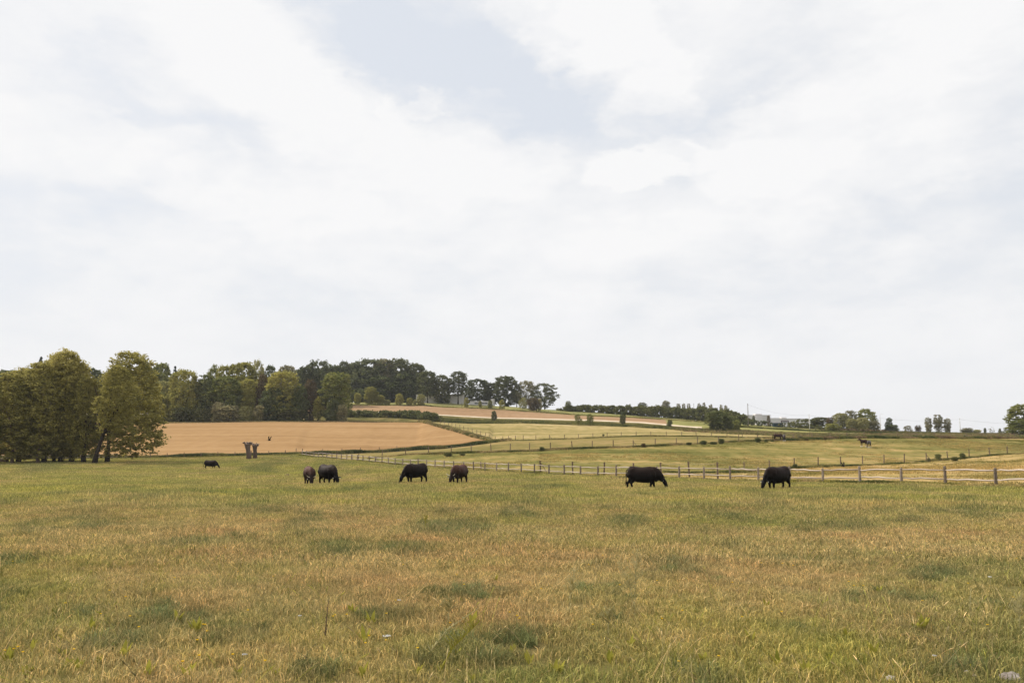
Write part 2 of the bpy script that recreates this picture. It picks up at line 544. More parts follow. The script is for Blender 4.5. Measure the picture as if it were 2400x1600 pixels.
def leaf_mat(name, dark, mid, light, transl=0.28, scale=0.35):
    m, t = new_mat(name)
    b = t.nodes.new('ShaderNodeAttribute'); b.attribute_name = 'v'
    oi = t.nodes.new('ShaderNodeObjectInfo')
    n = t_noise(t, t_map(t, (1, 1, 1)), scale, 3, 0.6)
    k = t.nodes.new('ShaderNodeMath'); k.operation = 'MULTIPLY_ADD'
    t.links.new(n, k.inputs[0]); k.inputs[1].default_value = 0.75
    k2 = t.nodes.new('ShaderNodeMath'); k2.operation = 'MULTIPLY_ADD'
    t.links.new(b.outputs['Fac'], k2.inputs[0]); k2.inputs[1].default_value = 0.42
    k3 = t.nodes.new('ShaderNodeMath'); k3.operation = 'MULTIPLY_ADD'
    t.links.new(oi.outputs['Random'], k3.inputs[0]); k3.inputs[1].default_value = 0.22; k3.inputs[2].default_value = -0.20
    t.links.new(k3.outputs[0], k2.inputs[2]); t.links.new(k2.outputs[0], k.inputs[2])
    col = t_ramp(t, k.outputs[0], [(0.1, dark), (0.5, mid), (0.9, light)])
    out_diffuse(t, col, transl=transl)
    return m


def simple_mat(name, c1, c2, scale=8.0, rough=0.85, stretch=(1, 1, 1), spec=0.04, coord='obj'):
    m, t = new_mat(name)
    tcn = t.nodes.new('ShaderNodeTexCoord'); mp = t.nodes.new('ShaderNodeMapping'); mp.inputs['Scale'].default_value = stretch
    t.links.new(tcn.outputs['Object'], mp.inputs['Vector'])
    oi = t.nodes.new('ShaderNodeObjectInfo')
    n = t_noise(t, mp.outputs[0], scale, 5, 0.65)
    k = t.nodes.new('ShaderNodeMath'); k.operation = 'MULTIPLY_ADD'; k.inputs[1].default_value = 0.4; 
    t.links.new(oi.outputs['Random'], k.inputs[0]); t.links.new(n, k.inputs[2])
    col = t_ramp(t, k.outputs[0], [(0.35, c1), (1.0, c2)])
    bm = t.nodes.new('ShaderNodeBump'); bm.inputs['Strength'].default_value = 0.4; bm.inputs['Distance'].default_value = 0.02
    t.links.new(n, bm.inputs['Height'])
    out_diffuse(t, col, rough, bm.outputs[0], spec=spec)
    return m


M_haze = bpy.data.materials.new('haze_air'); M_haze.use_nodes = True
M_haze.node_tree.nodes.clear()
hv = M_haze.node_tree.nodes.new('ShaderNodeVolumePrincipled'); ho = M_haze.node_tree.nodes.new('ShaderNodeOutputMaterial')
hv.inputs['Color'].default_value = (.93, .95, .98, 1); hv.inputs['Density'].default_value = 0.00010
M_haze.node_tree.links.new(hv.outputs[0], ho.inputs['Volume'])
M_grass = grass_mat('grass_blades')
M_tan = field_mat('sown_field', [(0, (.25, .150, .068)), (.5, (.315, .195, .092)), (1, (.38, .245, .122))], (0.006, 0.10), R(1), 0.6, 0.010, 0.35, 0.0, .18)
M_straw = field_mat('cut_straw_paddock', [(0, (.15, .135, .040)), (.4, (.30, .225, .085)), (1, (.52, .35, .18))], (0.03, 0.16), R(-20), 0.5, 0.05, 0.6, 0.6)
M_green = field_mat('green_paddock', [(0, (.10, .10, .030)), (.35, (.165, .150, .048)), (.65, (.25, .200, .072)), (1, (.42, .29, .13))], (0.010, 0.10), R(-6), 0.65, 0.022, 0.45, 0.8)
M_rough = field_mat('rough_meadow', [(0, (.11, .105, .035)), (.5, (.22, .175, .065)), (1, (.31, .22, .10))], (0.012, 0.10), R(5), 0.5, 0.03, 0.5, 0.8)
M_mown = field_mat('mown_field', [(0, (.18, .155, .058)), (.4, (.285, .23, .092)), (.7, (.38, .29, .135)), (1, (.50, .39, .22))], (0.008, 0.085), R(10), 0.7, 0.018, 0.35, 1.2)
M_verge = field_mat('rough_verge', [(0, (.045, .050, .018)), (.5, (.13, .115, .040)), (1, (.27, .20, .09))], (0.10, 0.4), 0, 0.4, 0.12, 1.5, 0.3)
M_track = field_mat('pale_track', [(0, (.48, .38, .27)), (1, (.66, .57, .45))], (0.1, 0.6), 0, 0.4, 0.2, 1.0)
M_pink = field_mat('fallow_field', [(0, (.24, .155, .085)), (.5, (.31, .200, .115)), (1, (.37, .245, .145))], (0.006, 0.10), R(-3), 0.6, 0.012, 0.5)
M_bank = field_mat('grass_bank', [(0, (.14, .14, .05)), (.5, (.23, .22, .08)), (1, (.32, .29, .12))], (0.03, 0.3), 0, 0.4, 0.04, 1.0)
M_far = field_mat('far_ground', [(0, (.08, .09, .04)), (1, (.16, .16, .07))], (0.01, 0.02), 0, 0.4, 0.01, 0.1)

# ------------------------------------------------------------------ pasture colours (green, lush and dry patches)
LUSH = [(35, 1245, 80, 18), (210, 1240, 60, 12), (110, 1265, 80, 12), (450, 1280, 130, 18), (555, 1264, 26, 11), (10, 1318, 50, 25), (60, 1322, 50, 20),
        (15, 1380, 50, 34), (440, 1478, 110, 52), (560, 1478, 110, 48), (770, 1298, 130, 32), (311, 1147, 14, 9), (490, 1153, 34, 8), (590, 1163, 34, 8), (600, 1194, 50, 9),
        (250, 1562, 70, 24), (740, 1582, 110, 32), (1060, 1238, 210, 30), (1040, 1196, 60, 12), (1140, 1200, 60, 15), (1330, 1208, 64, 17),
        (1425, 1195, 36, 13), (1460, 1222, 100, 22), (1240, 1184, 64, 9), (1250, 1147, 44, 11), (1145, 1155, 54, 9), (950, 1292, 130, 16), (1490, 1268, 130, 17),
        (1410, 1322, 90, 15), (1560, 1362, 160, 36), (1100, 1392, 170, 22), (900, 1442, 110, 22), (1050, 1520, 240, 66), (1210, 1500, 160, 42),
        (1590, 1572, 70, 40), (1920, 1235, 120, 28), (2130, 1222, 64, 15), (2040, 1187, 74, 30), (2290, 1200, 84, 20), (2050, 1160, 60, 10), (1850, 1322, 180, 28),
        (2000, 1327, 130, 20), (2200, 1347, 130, 27), (1760, 1407, 170, 32), (2340, 1440, 130, 46), (2150, 1482, 90, 24), (1640, 1592, 130, 30), (1900, 1480, 120, 22),
        (1700, 1290, 90, 12), (200, 1180, 60, 8), (100, 1145, 50, 7), (880, 1160, 40, 7), (700, 1190, 40, 7), (2260, 1170, 60, 8), (1640, 1170, 60, 8), (1800, 1185, 50, 8)]


DRY = [(1560, 1308, 260, 30), (850, 1335, 300, 60), (1250, 1452, 240, 34), (2150, 1272, 320, 44), (330, 1345, 300, 44), (1180, 1420, 120, 24), (340, 1555, 90, 26), (1720, 1350, 150, 26), (2250, 1560, 240, 46), (1000, 1270, 200, 20)]


def pasture_fields(x, y, z=None):
    """dry 0..1, lush 0..1"""
    x = np.asarray(x, float); y = np.asarray(y, float)
    if z is None: z = gz(x, y)
    px, py = project(x, y, z)
    base = np.interp(y, [0, 4, 7, 9, 13, 20, 27, 40, 70, 200], [.28, .28, .40, .56, .66, .64, .44, .28, .24, .24])
    n = fbm(x / 3.2 + 40, y / 5.5 + 40, 21, 4); n2 = fbm(x / 0.8, y / 0.8, 33, 3)
    nb = fbm(x / 14, y / 22, 8, 3)
    dry = base + (n - 0.5) * 1.15 + (n2 - 0.5) * 0.55 + (nb - 0.5) * 0.5
    for (cx, cy, w, h) in DRY:
        d = ((px - cx) / (w * 0.6)) ** 2 + ((py - cy) / (h * 0.7)) ** 2
        dry = dry + .38 * np.clip(1.3 - d, 0, 1) * np.clip((n2 - .3) * 3, 0, 1)
    lush = np.zeros_like(x)
    qs = .30 + .020 * y
    tn = fbm(x / qs, y / qs / 1.6, 77, 4)
    gate = np.clip((tn - .40) * 4.5, 0, 1)
    big = (fbm(x / 1.1, y / 2.0, 78, 3) - .5) * 1.6
    for (cx, cy, w, h) in LUSH:
        d = ((px - cx) / (w * 0.62)) ** 2 + ((py - cy) / (h * 0.70)) ** 2
        lush = np.maximum(lush, np.clip(1.25 - d + big, 0, 1) * gate * .68)
    ln = fbm(x / qs / 2.2 + 9, y / qs / 3.2 + 9, 55, 3)
    lush = np.maximum(lush, np.clip((ln - 0.55) * 6, 0, 1) * 0.62 * gate)
    return np.clip(dry, 0, 1), lush


C_STRAW = np.array([.525, .405, .205]); C_GREEN = np.array([.25, .262, .095]); C_LUSH = np.array([.155, .172, .085]); C_YG = np.array([.38, .36, .105]); C_RUST = np.array([.50, .35, .18])


def pasture_col(x, y, z, rng, jitter=1.0):
    dry, lush = pasture_fields(x, y, z)
    n = len(dry)
    u = rng.random(n) * jitter + (1 - jitter) * 0.5
    t = np.clip(dry + (u - 0.5) * 0.55, 0, 1)[:, None]
    grn = C_GREEN + (C_YG - C_GREEN) * np.clip(fbm(x / 2.2, y / 3.3, 91, 3) * 2.2 - 0.7, 0, 1)[:, None]
    str_ = C_STRAW + (C_RUST - C_STRAW) * np.clip(fbm(x / 1.1, y / 1.7, 13, 3) * 3 - 1.3, 0, 1)[:, None]
    c = grn * (1 - t) + str_ * t
    lu = np.clip(lush * (0.75 + 0.5 * rng.random(n)), 0, 1)[:, None] * 0.80
    c = c * (1 - lu) + C_LUSH * lu
    br = (0.78 + 0.44 * rng.random(n))[:, None] if jitter > 0 else 1.0
    return c * br, dry, lush


M_past, t_ = new_mat('pasture_ground')
a_ = t_.nodes.new('ShaderNodeAttribute'); a_.attribute_name = 'col'
nn = t_noise(t_, t_map(t_, (1, 1, 0)), 9.0, 5, 0.75)
rr = t_ramp(t_, nn, [(0.3, (.55, .55, .55)), (0.7, (1.15, 1.12, 1.05))])
nn2 = t_noise(t_, t_map(t_, (1, 1, 0)), 1.6, 5, 0.7)
rr2 = t_ramp(t_, nn2, [(0.3, (.78, .80, .78)), (0.7, (1.15, 1.12, 1.05))])
out_diffuse(t_, t_mix(t_, 1.0, t_mix(t_, 1.0, a_.outputs['Color'], rr, 'MULTIPLY'), rr2, 'MULTIPLY'))


def band(name, k0, k1, rows, mat, colour=False, power=1.0, c0=0, c1=NB):
    Y0, Y1 = KY[k0], KY[k1]
    t = np.linspace(0, 1, rows + 1) ** power
    Yg = Y0[None] * (1 - t[:, None]) + Y1[None] * t[:, None]
    Zg = pchip_eval(Yg.copy())
    Xg = BG[None] * (Yg + B0)
    Zg = Zg + bump(Xg, Yg)
    V = np.stack([Xg, Yg, Zg], -1).reshape(-1, 3)
    i = np.arange(rows)[:, None] * NB + np.arange(c0, min(c1, NB) - (1 if c1 >= NB else 0))[None]
    i = i.ravel()
    F = np.stack([i, i + 1, i + NB + 1, i + NB], -1)
    attrs = None
    if colour:
        c, _, _ = pasture_col(V[:, 0], V[:, 1], V[:, 2], RNG, 0.0)
        attrs = {'col': ('POINT', 'FLOAT_COLOR', np.concatenate([c * 0.46, np.ones((len(c), 1))], 1))}  # ground colour darkened to paint in the shade between the grass blades
    me = mesh_np(name, V, F, True, attrs)
    o = link(name, me, mat)
    o['kind'] = 'structure'
    return o


band('pasture_ground', 0, IA, 170, M_past, True, 1.25)
band('straw_paddock', IA, IB, 12, M_straw)
band('green_paddock', IB, IC, 14, M_green)
band('meadow', IC, ID, 10, M_rough)
band('sown_field', ID, IL, 14, M_tan)
band('mown_field', IL, IE, 14, M_mown)
band('field_verge', IE, IF, 8, M_verge)
def col_of(px, Y):
    return int(np.searchsorted(BG, ray(px, 1000)[0] * Y / (Y + B0)))
cT = col_of(1640, 340); cP = col_of(1560, 400)
band('farm_track', IF, IF2, 2, M_track, c1=cT)
band('track_end_grass', IF, IF2, 2, M_bank, c0=cT)
band('fallow_field', IF2, IG, 8, M_pink, c1=cP)
band('yellow_green_field', IF2, IG, 8, M_bank, c0=cP)
band('grass_bank', IG, IH, 6, M_bank)
band('far_ground', IH, len(knots) - 1, 24, M_far, power=2.2)

# ------------------------------------------------------------------ scatter machinery (grass and rough growth)
def proto_collection(name, meshes):
    c = bpy.data.collections.new(name)
    for i, me in enumerate(meshes):
        o = bpy.data.objects.new('%s_%02d' % (name, i), me); c.objects.link(o)
    return c


def tuft(nbl, rad, hmin, hmax, wid, seed, bend=0.5, segs=2, seedhead=0.0):
    r = np.random.default_rng(seed)
    V = []; F = []; val = []
    for k in range(nbl):
        a = r.random() * 6.283; d = rad * math.sqrt(r.random())
        x, y = d * math.cos(a), d * math.sin(a)
        h = hmin + (hmax - hmin) * r.random() ** 1.3
        w = wid * (0.6 + 0.8 * r.random())
        fa = r.random() * 6.283; fx, fy = math.cos(fa), math.sin(fa)
        la = r.random() * 6.283; lean = bend * h * (0.2 + r.random())
        lx, ly = math.cos(la) * lean, math.sin(la) * lean
        b = len(V)
        if segs == 2:
            V += [(x - fx * w, y - fy * w, -0.01), (x + fx * w, y + fy * w, -0.01),
                  (x + lx * .3 - fx * w * .8, y + ly * .3 - fy * w * .8, h * .55), (x + lx * .3 + fx * w * .8, y + ly * .3 + fy * w * .8, h * .55),
                  (x + lx, y + ly, h * (1 - .25 * bend))]
            F += [(b, b + 1, b + 3), (b, b + 3, b + 2), (b + 2, b + 3, b + 4)]; q = 3
        else:
            V += [(x - fx * w, y - fy * w, -0.01), (x + fx * w, y + fy * w, -0.01), (x + lx, y + ly, h)]
            F += [(b, b + 1, b + 2)]; q = 1
        val += [r.random()] * q
    me = mesh_np('tuft', V, F, False, {'v': ('FACE', 'FLOAT', val)})
    me.materials.append(M_grass)
    return me


_gn = {}
def scatter_tree(coll):
    if coll.name in _gn: return _gn[coll.name]
    ng = bpy.data.node_groups.new('scatter_' + coll.name, 'GeometryNodeTree')
    ng.interface.new_socket('Geometry', in_out='INPUT', socket_type='NodeSocketGeometry')
    ng.interface.new_socket('Geometry', in_out='OUTPUT', socket_type='NodeSocketGeometry')
    gi = ng.nodes.new('NodeGroupInput'); go = ng.nodes.new('NodeGroupOutput')
    ip = ng.nodes.new('GeometryNodeInstanceOnPoints'); ci = ng.nodes.new('GeometryNodeCollectionInfo')
    ci.inputs['Collection'].default_value = coll
    ci.inputs['Separate Children'].default_value = True; ci.inputs['Reset Children'].default_value = True
    def na(nm, typ):
        a = ng.nodes.new('GeometryNodeInputNamedAttribute'); a.data_type = typ; a.inputs['Name'].default_value = nm
        return [s for s in a.outputs if s.enabled and s.name == 'Attribute'][0]
    ng.links.new(gi.outputs[0], ip.inputs['Points']); ng.links.new(ci.outputs[0], ip.inputs['Instance'])
    ip.inputs['Pick Instance'].default_value = True
    ng.links.new(na('idx', 'INT'), ip.inputs['Instance Index'])
    ng.links.new(na('rot', 'FLOAT_VECTOR'), ip.inputs['Rotation'])
    ng.links.new(na('scl', 'FLOAT_VECTOR'), ip.inputs['Scale'])
    ng.links.new(ip.outputs[0], go.inputs[0])
    _gn[coll.name] = ng
    return ng


def scatter(name, P, scl, col, coll, nproto, label, cat='grass', seed=1, tilt=0.12):
    n = len(P); r = np.random.default_rng(seed)
    me = bpy.data.meshes.new(name)
    me.vertices.add(n); me.vertices.foreach_set('co', np.asarray(P, np.float32).ravel())
    rot = np.stack([(r.random(n) - .5) * 2 * tilt, (r.random(n) - .5) * 2 * tilt, r.random(n) * 6.283], -1).astype(np.float32)
    a = me.attributes.new('rot', 'FLOAT_VECTOR', 'POINT'); a.data.foreach_set('vector', rot.ravel())
    a = me.attributes.new('scl', 'FLOAT_VECTOR', 'POINT'); a.data.foreach_set('vector', np.asarray(scl, np.float32).ravel())
    a = me.attributes.new('idx', 'INT', 'POINT'); a.data.foreach_set('value', r.integers(0, nproto, n).astype(np.int32))
    a = me.attributes.new('col', 'FLOAT_COLOR', 'POINT')
    a.data.foreach_set('color', np.concatenate([col, np.ones((n, 1))], 1).astype(np.float32).ravel())
    me.update()
    o = link(name, me)
    md = o.modifiers.new('scatter', 'NODES'); md.node_group = scatter_tree(coll)
    tag(o, label, cat, kind='stuff')
    return o


near_c = proto_collection('near_tuft', [tuft(95, .17, .025, .085, .0028, s, .95) for s in range(5)])
long_c = proto_collection('long_tuft', [tuft(85, .13, .05, .21, .0034, 20 + s, 1.0) for s in range(4)])
mid_c = proto_collection('mid_tuft', [tuft(70, .26, .03, .11, .0055, 40 + s, .8) for s in range(4)])
far_c = proto_collection('far_tuft', [tuft(60, .60, .05, .15, .016, 60 + s, .6, 1) for s in range(4)])
weed_c = proto_collection('weed_tuft', [tuft(55, .45, .35, 1.0, .022, 80 + s, .45, 2) for s in range(5)])


def stem_proto(nst, seed):
    """a few thin flowering grass stems with small heads"""
    r = random.Random(seed); mb = MB(); 
    for k in range(nst):
        x0, y0 = r.uniform(-.15, .15), r.uniform(-.15, .15); h = r.uniform(.12, .30); a = r.random() * 6.28; l = h * r.uniform(.1, .7)
        p1 = (x0 + math.cos(a) * l * .35, y0 + math.sin(a) * l * .35, h * .55); p2 = (x0 + math.cos(a) * l, y0 + math.sin(a) * l, h)
        p3 = (x0 + math.cos(a) * l * 1.25, y0 + math.sin(a) * l * 1.25, h * 1.12)
        mb.tube([(x0, y0, 0), p1, p2], [.0013, .0012, .001], 3, cap=False)
        mb.tube([p2, ((p2[0] + p3[0]) / 2, (p2[1] + p3[1]) / 2, (p2[2] + p3[2]) / 2), p3], [.001, .0035, .001], 4, cap=False)
    me = mb.build('stems'); at_ = me.attributes.new('v', 'FLOAT', 'FACE'); at_.data.foreach_set('value', [r.random() for _ in me.polygons])
    me.materials.append(M_grass); return me


stem_c = proto_collection('stem_tuft', [stem_proto(5, 400 + s) for s in range(5)])


def A_at(x, y):
    """near-far limit of the pasture at this bearing"""
    return np.interp(x / (y + B0), BG, KY[IA])


def wedge(y0, y1, n, rng, margin=3.0, slope=0.72):
    ys = []; xs = []
    tot = 0
    while tot < n:
        y = y0 + (y1 - y0) * rng.random(n); wmax = slope * y1 + margin
        x = (rng.random(n) * 2 - 1) * wmax
        ok = (np.abs(x) < slope * y + margin) & (y < A_at(x, y) - 0.1)
        xs.append(x[ok]); ys.append(y[ok]); tot += ok.sum()
        if len(xs) > 40: break
    x = np.concatenate(xs)[:n]; y = np.concatenate(ys)[:n]
    return x, y


def lay_grass(name, y0, y1, n, coll, nproto, s0, s1, label, seed, lush_gain=0.9):
    r = np.random.default_rng(seed)
    x, y = wedge(y0, y1, n, r)
    z = gz(x, y)
    c, dry, lush = pasture_col(x, y, z, r)
    s = s0 + (s1 - s0) * r.random(len(x))
    hs = s * (0.8 + 0.5 * fbm(x / 1.7, y / 1.7, 66, 3)) * (1 + lush_gain * lush)
    scl = np.stack([s, s, hs], -1)
    scatter(name, np.stack([x, y, z], -1), scl, c, coll, nproto, label, seed=seed)
    return x, y


lay_grass('grass_near', 3.0, 12.5, 9500, near_c, 5, .75, 1.25, 'short dry and green meadow grass in the foreground', 1, .5)
lay_grass('grass_middle', 12.0, 30.0, 21000, mid_c, 4, .75, 1.3, 'short grazed grass in the middle of the pasture', 2)
lay_grass('grass_far', 29.0, 74.0, 34000, far_c, 4, .65, 1.15, 'green grazed grass around the cattle', 3, 1.0)
lay_grass('grass_farthest', 72.0, 200.0, 26000, far_c, 4, .9, 1.5, 'green grass at the far end of the pasture', 4, 1.0)
# lush long grass in the dark tussocks
r_ = np.random.default_rng(5)
x, y = wedge(3.5, 60, 240000, r_)
z = gz(x, y); _, lu = pasture_fields(x, y, z)
k = r_.random(len(x)) < np.clip(lu - 0.15, 0, 1) * np.interp(y, [4, 15, 60], [.9, .40, .10]) * 0.75
x, y, z, lu = x[k], y[k], z[k], lu[k]
n = len(x)
c = C_LUSH[None] * (0.75 + 0.9 * r_.random((n, 1))) + r_.random((n, 1)) * np.array([[.03, .03, .0]])
s = np.interp(y, [4, 60], [.75, 1.3]) * (0.7 + 0.5 * r_.random(n))
scatter('long_grass', np.stack([x, y, z], -1), np.stack([s, s, s * (0.7 + 0.5 * lu)], -1), c, long_c, 4, 'long dark green grass growing in tussocks across the pasture', seed=9, tilt=.25)


r_ = np.random.default_rng(15)
x, y = wedge(3.5, 34, 9000, r_)
k = (r_.random(len(x)) < np.interp(y, [4, 10, 34], [.9, .6, .35]) * np.clip(fbm(x / 2.0, y / 2.5, 71, 3) * 3 - .9, 0.05, 1))
x, y = x[k], y[k]; z = gz(x, y); n = len(x)
c = np.array([[.50, .40, .22]]) * (0.6 + 0.8 * r_.random((n, 1))) * np.where(r_.random((n, 1)) < .3, np.array([[.7, .85, .4]]), 1.0)
s = 0.6 + 0.7 * r_.random(n)
scatter('seed_stems', np.stack([x, y, z], -1), np.stack([s, s, s], -1), c, stem_c, 5, 'thin straw-coloured flowering stems standing over the short grass', seed=16, tilt=.3)


def rough(name, pts, n, width, hgt, cols, label, seed, zoff=0, coll=None, sx=1.0):
    """rough growth along a line of photo points (px, Y)"""
    r = np.random.default_rng(seed)
    P = [at(p[0], p[1]) for p in pts]
    seg = [(P[i + 1] - P[i]).length for i in range(len(P) - 1)]
    cum = np.concatenate([[0], np.cumsum(seg)])
    s = r.random(n) * cum[-1]
    X = np.interp(s, cum, [p.x for p in P]); Y = np.interp(s, cum, [p.y for p in P])
    clump = fbm(s / 7.0, s * 0, seed, 3)
    X = X + (r.random(n) - .5) * width * .6; Y = Y + (r.random(n) - .5) * width
    Z = gz(X, Y)
    h = hgt * (0.45 + 0.9 * clump) * (0.6 + 0.6 * r.random(n))
    ci = fbm(s / 5.0 + 31, Y / 3.0, seed + 5, 3)
    cols = np.array(cols); t = np.clip((ci - .5) * 3.2 + .5 + (r.random(n) - .5) * .7, 0, 0.999) * (len(cols) - 1)
    i0 = t.astype(int); f = (t - i0)[:, None]
    c = cols[i0] * (1 - f) + cols[i0 + 1] * f
    c = c * (0.7 + 0.6 * r.random((n, 1)))
    sc = sx * (0.7 + 0.6 * r.random(n))
    return scatter(name, np.stack([X, Y, Z - .03], -1), np.stack([sc, sc, h], -1), c, coll or weed_c, 5, label, seed=seed)


def crv(kidx, px0, px1, off=0.0, n=40):
    """points (px, Y) that follow a boundary of the land"""
    out = []
    for px in np.linspace(px0, px1, n):
        a, _ = ray(px, 1030)
        Y = 200.0
        for _ in range(12):
            b = a * Y / (Y + B0); Y = float(np.interp(b, BG, KY[kidx]))
        out.append((px, Y + off))
    return out


DG = (.070, .088, .036); MG = (.14, .15, .052); OL = (.26, .23, .085); ST = (.46, .36, .18); BR = (.27, .19, .12); YG = (.34, .31, .08)
rough('weed_strip', crv(IA, -500, 700, 2.2), 6500, 2.4, .95, [DG, DG, MG, OL], 'dark weeds along the fence below the tan field', 101)
rough('weed_strip', crv(IA, -500, 760, -1.2), 2500, 1.6, .35, [OL, YG, MG], 'low yellowish grass fringe in front of the left fence line', 102)
rough('ditch_growth', crv(ID, 690, 1165, -0.5, 60), 7500, 3.0, 1.05, [DG, DG, MG, OL], 'dark rushes and weeds along the lower edge of the tan field', 103)
rough('tall_dry_grass', [(986, 338), (1005, 320), (1027, 302), (1080, 272), (1119, 252), (1165, 234), (1195, 234)], 3600, 3.5, 1.1, [OL, ST, ST, BR, MG], 'tall straw-coloured grass along the right edge of the tan field', 104)
rough('fence_line_grass', crv(IB, 1560, 3000, 0), 5200, 1.6, .40, [DG, MG, OL, ST], 'ragged green grass under the near wire fence', 105)
rough('fence_line_grass', crv(IA, 700, 2700, 0.5, 120), 6500, 1.1, .30, [MG, OL, YG, ST], 'uncut grass under the rail fence', 106)
rough('fence_line_grass', crv(IC, 870, 1800, 0.2, 60), 6000, 1.6, .42, [DG, MG, OL, BR, ST], 'uncut grass under the middle wire fence', 107)
rough('fence_line_grass', crv(ID, 1180, 1800, 0.2, 60), 4500, 2.2, .45, [MG, OL, OL, ST], 'uncut grass under the far wire fence', 108)
rough('hedge_bottom', crv(IC, 1800, 2800, 1.0, 60), 7500, 3.0, .80, [DG, MG, OL, BR], 'dark rough growth along the crest of the green paddock', 109)
rough('verge_growth', [(1020, 356), (1101, 362), (1226, 364), (1344, 358), (1476, 345), (1571, 325), (1667, 303)], 9000, 9.0, .8, [DG, MG, MG, OL, OL], 'olive verge growth above the mown field', 110)
rough('verge_growth', [(1000, 376), (1155, 376), (1244, 374), (1391, 364), (1504, 350), (1620, 326)], 9000, 14.0, .6, [MG, MG, OL, OL, DG], 'thick verge growth below the pale track', 111)
rough('waste_growth', [(1640, 312), (1743, 292), (1850, 282), (2000, 280), (2400, 276), (2800, 276)], 16000, 34.0, .95, [MG, OL, BR, ST, OL, BR], 'tall brown and green weeds on the waste ground behind the horses', 112)
rough('waste_growth', [(1800, 232), (2000, 232), (2400, 236), (2800, 240)], 9000, 16.0, .55, [OL, BR, ST, OL, MG], 'dry weeds just behind the paddock crest', 113)
rough('waste_growth', [(1690, 345), (1850, 330), (2040, 325), (2400, 322), (2800, 322)], 8000, 10.0, 1.0, [DG, MG, OL, MG], 'dark weed line below the yellow-green strip', 114)
rough('bank_growth', crv(IG, 800, 1680, 3, 60), 6000, 4.0, .7, [OL, YG, MG, ST], 'ragged grass along the upper edge of the fallow field', 115)
rough('bank_growth', crv(IH, 1900, 2800, -8, 40), 7000, 14.0, 1.1, [MG, OL, BR, MG], 'rough growth below the overhead line', 116)

rough('field_margin', [(330, 331), (500, 333), (636, 334), (800, 335), (980, 334)], 3200, 4.0, .42, [ST, BR, OL, ST], 'dry ragged margin between the tan field and the copse', 117)
# low tufts over the two paddocks behind the rail fence
r_ = np.random.default_rng(50)
n0 = 90000
y = 50 + 165 * r_.random(n0); x = (r_.random(n0) * 2 - 1) * 170
bb = x / (y + B0)
yA = np.interp(bb, BG, KY[IA]); yC = np.interp(bb, BG, KY[IC])
k = (np.abs(x) < .72 * y + 4) & (y > yA + .6) & (y < yC - .5)
cl = fbm(x / 9 + 5, y / 14, 301, 4)
k &= r_.random(n0) < np.clip((cl - .42) * 5, .05, 1)
x, y, cl = x[k], y[k], cl[k]; z = gz(x, y)
f = np.clip((fbm(x / 16, y / 30, 302, 3) - .5) * 3 + .5 + (r_.random(len(x)) - .5) * .8, 0, 1)[:, None]
c = np.array([.19, .185, .06]) * (1 - f) + np.array([.42, .31, .13]) * f
c = c * (.65 + .6 * r_.random((len(x), 1)))
s = .9 + .8 * r_.random(len(x))
scatter('paddock_grass', np.stack([x, y, z - .02], -1), np.stack([s, s, s * .75], -1), c, far_c, 4, 'cropped uneven grass of the paddocks behind the rail fence', seed=51)

# ------------------------------------------------------------------ foliage
def leaves_mesh(name, lobes, n, size, seed, flat=0.0, core=0.12, shell=(0.80, 1.10), bias=0.25, normals=0.62, aspect=1.0, per=26, csize=.34):
    """lobes (k,6): centre and radii. n leaf clumps as small diamonds on and in the lobes."""
    r = np.random.default_rng(seed)
    lobes = np.asarray(lobes, float)
    w = (lobes[:, 3] * lobes[:, 4] + lobes[:, 4] * lobes[:, 5] + lobes[:, 3] * lobes[:, 5]); w = w / w.sum()
    ncl = max(40, int(n / per))
    ci = r.choice(len(lobes), int(ncl * 1.7), p=w); m = len(ci)
    cd = r.normal(size=(m, 3)); cd[:, 2] += bias * 1.2; cd /= np.linalg.norm(cd, axis=1)[:, None]
    crad = shell[0] + (shell[1] - shell[0]) * r.random(m)
    inner = r.random(m) < core
    crad = np.where(inner, r.random(m) * 0.8, crad)
    q = lobes[ci]
    C = q[:, :3] + cd * q[:, 3:6] * crad[:, None]
    keep = np.ones(m, bool)
    for j in range(len(lobes)):
        dd = (((C - lobes[j, :3]) / lobes[j, 3:6]) ** 2).sum(1)
        keep &= (dd > 0.62) | (ci == j) | (r.random(m) < 0.08)
    C = C[keep][:ncl]; q = q[keep][:ncl]; cd = cd[keep][:ncl]; m = len(C)
    cs = csize * (0.6 + 0.9 * r.random(m))                     # size of each spray relative to its lobe
    k = r.integers(0, m, n)
    d = r.normal(size=(n, 3)); d /= np.linalg.norm(d, axis=1)[:, None]
    rr_s = r.random(n) ** 0.55
    P = C[k] + d * (q[k, 3:6].mean(1) * cs[k] * rr_s)[:, None] * np.array([1, 1, .72 / aspect])
    d = d * .6 + cd[k] * .5 + np.array([0, 0, .25]); d /= np.linalg.norm(d, axis=1)[:, None]
    m = n
    nr = d * normals + r.normal(size=(m, 3)) * 0.55
    nr /= np.linalg.norm(nr, axis=1)[:, None]
    ref = r.normal(size=(m, 3))
    t1 = np.cross(nr, ref); t1 /= np.linalg.norm(t1, axis=1)[:, None]
    t2 = np.cross(nr, t1)
    s = size * (0.55 + 0.9 * r.random(m))[:, None]
    s2 = s * (0.45 + 0.4 * r.random(m))[:, None]
    t1 = t1 * np.array([1, 1, 1 / aspect]); t2 = t2 * np.array([1, 1, 1 / aspect])
    V = np.stack([P - t1 * s, P + t2 * s2, P + t1 * s, P - t2 * s2], 1).reshape(-1, 3)
    F = np.arange(m * 4).reshape(-1, 4)
    return mesh_np(name, V, F, False, {'v': ('FACE', 'FLOAT', r.random(m))})


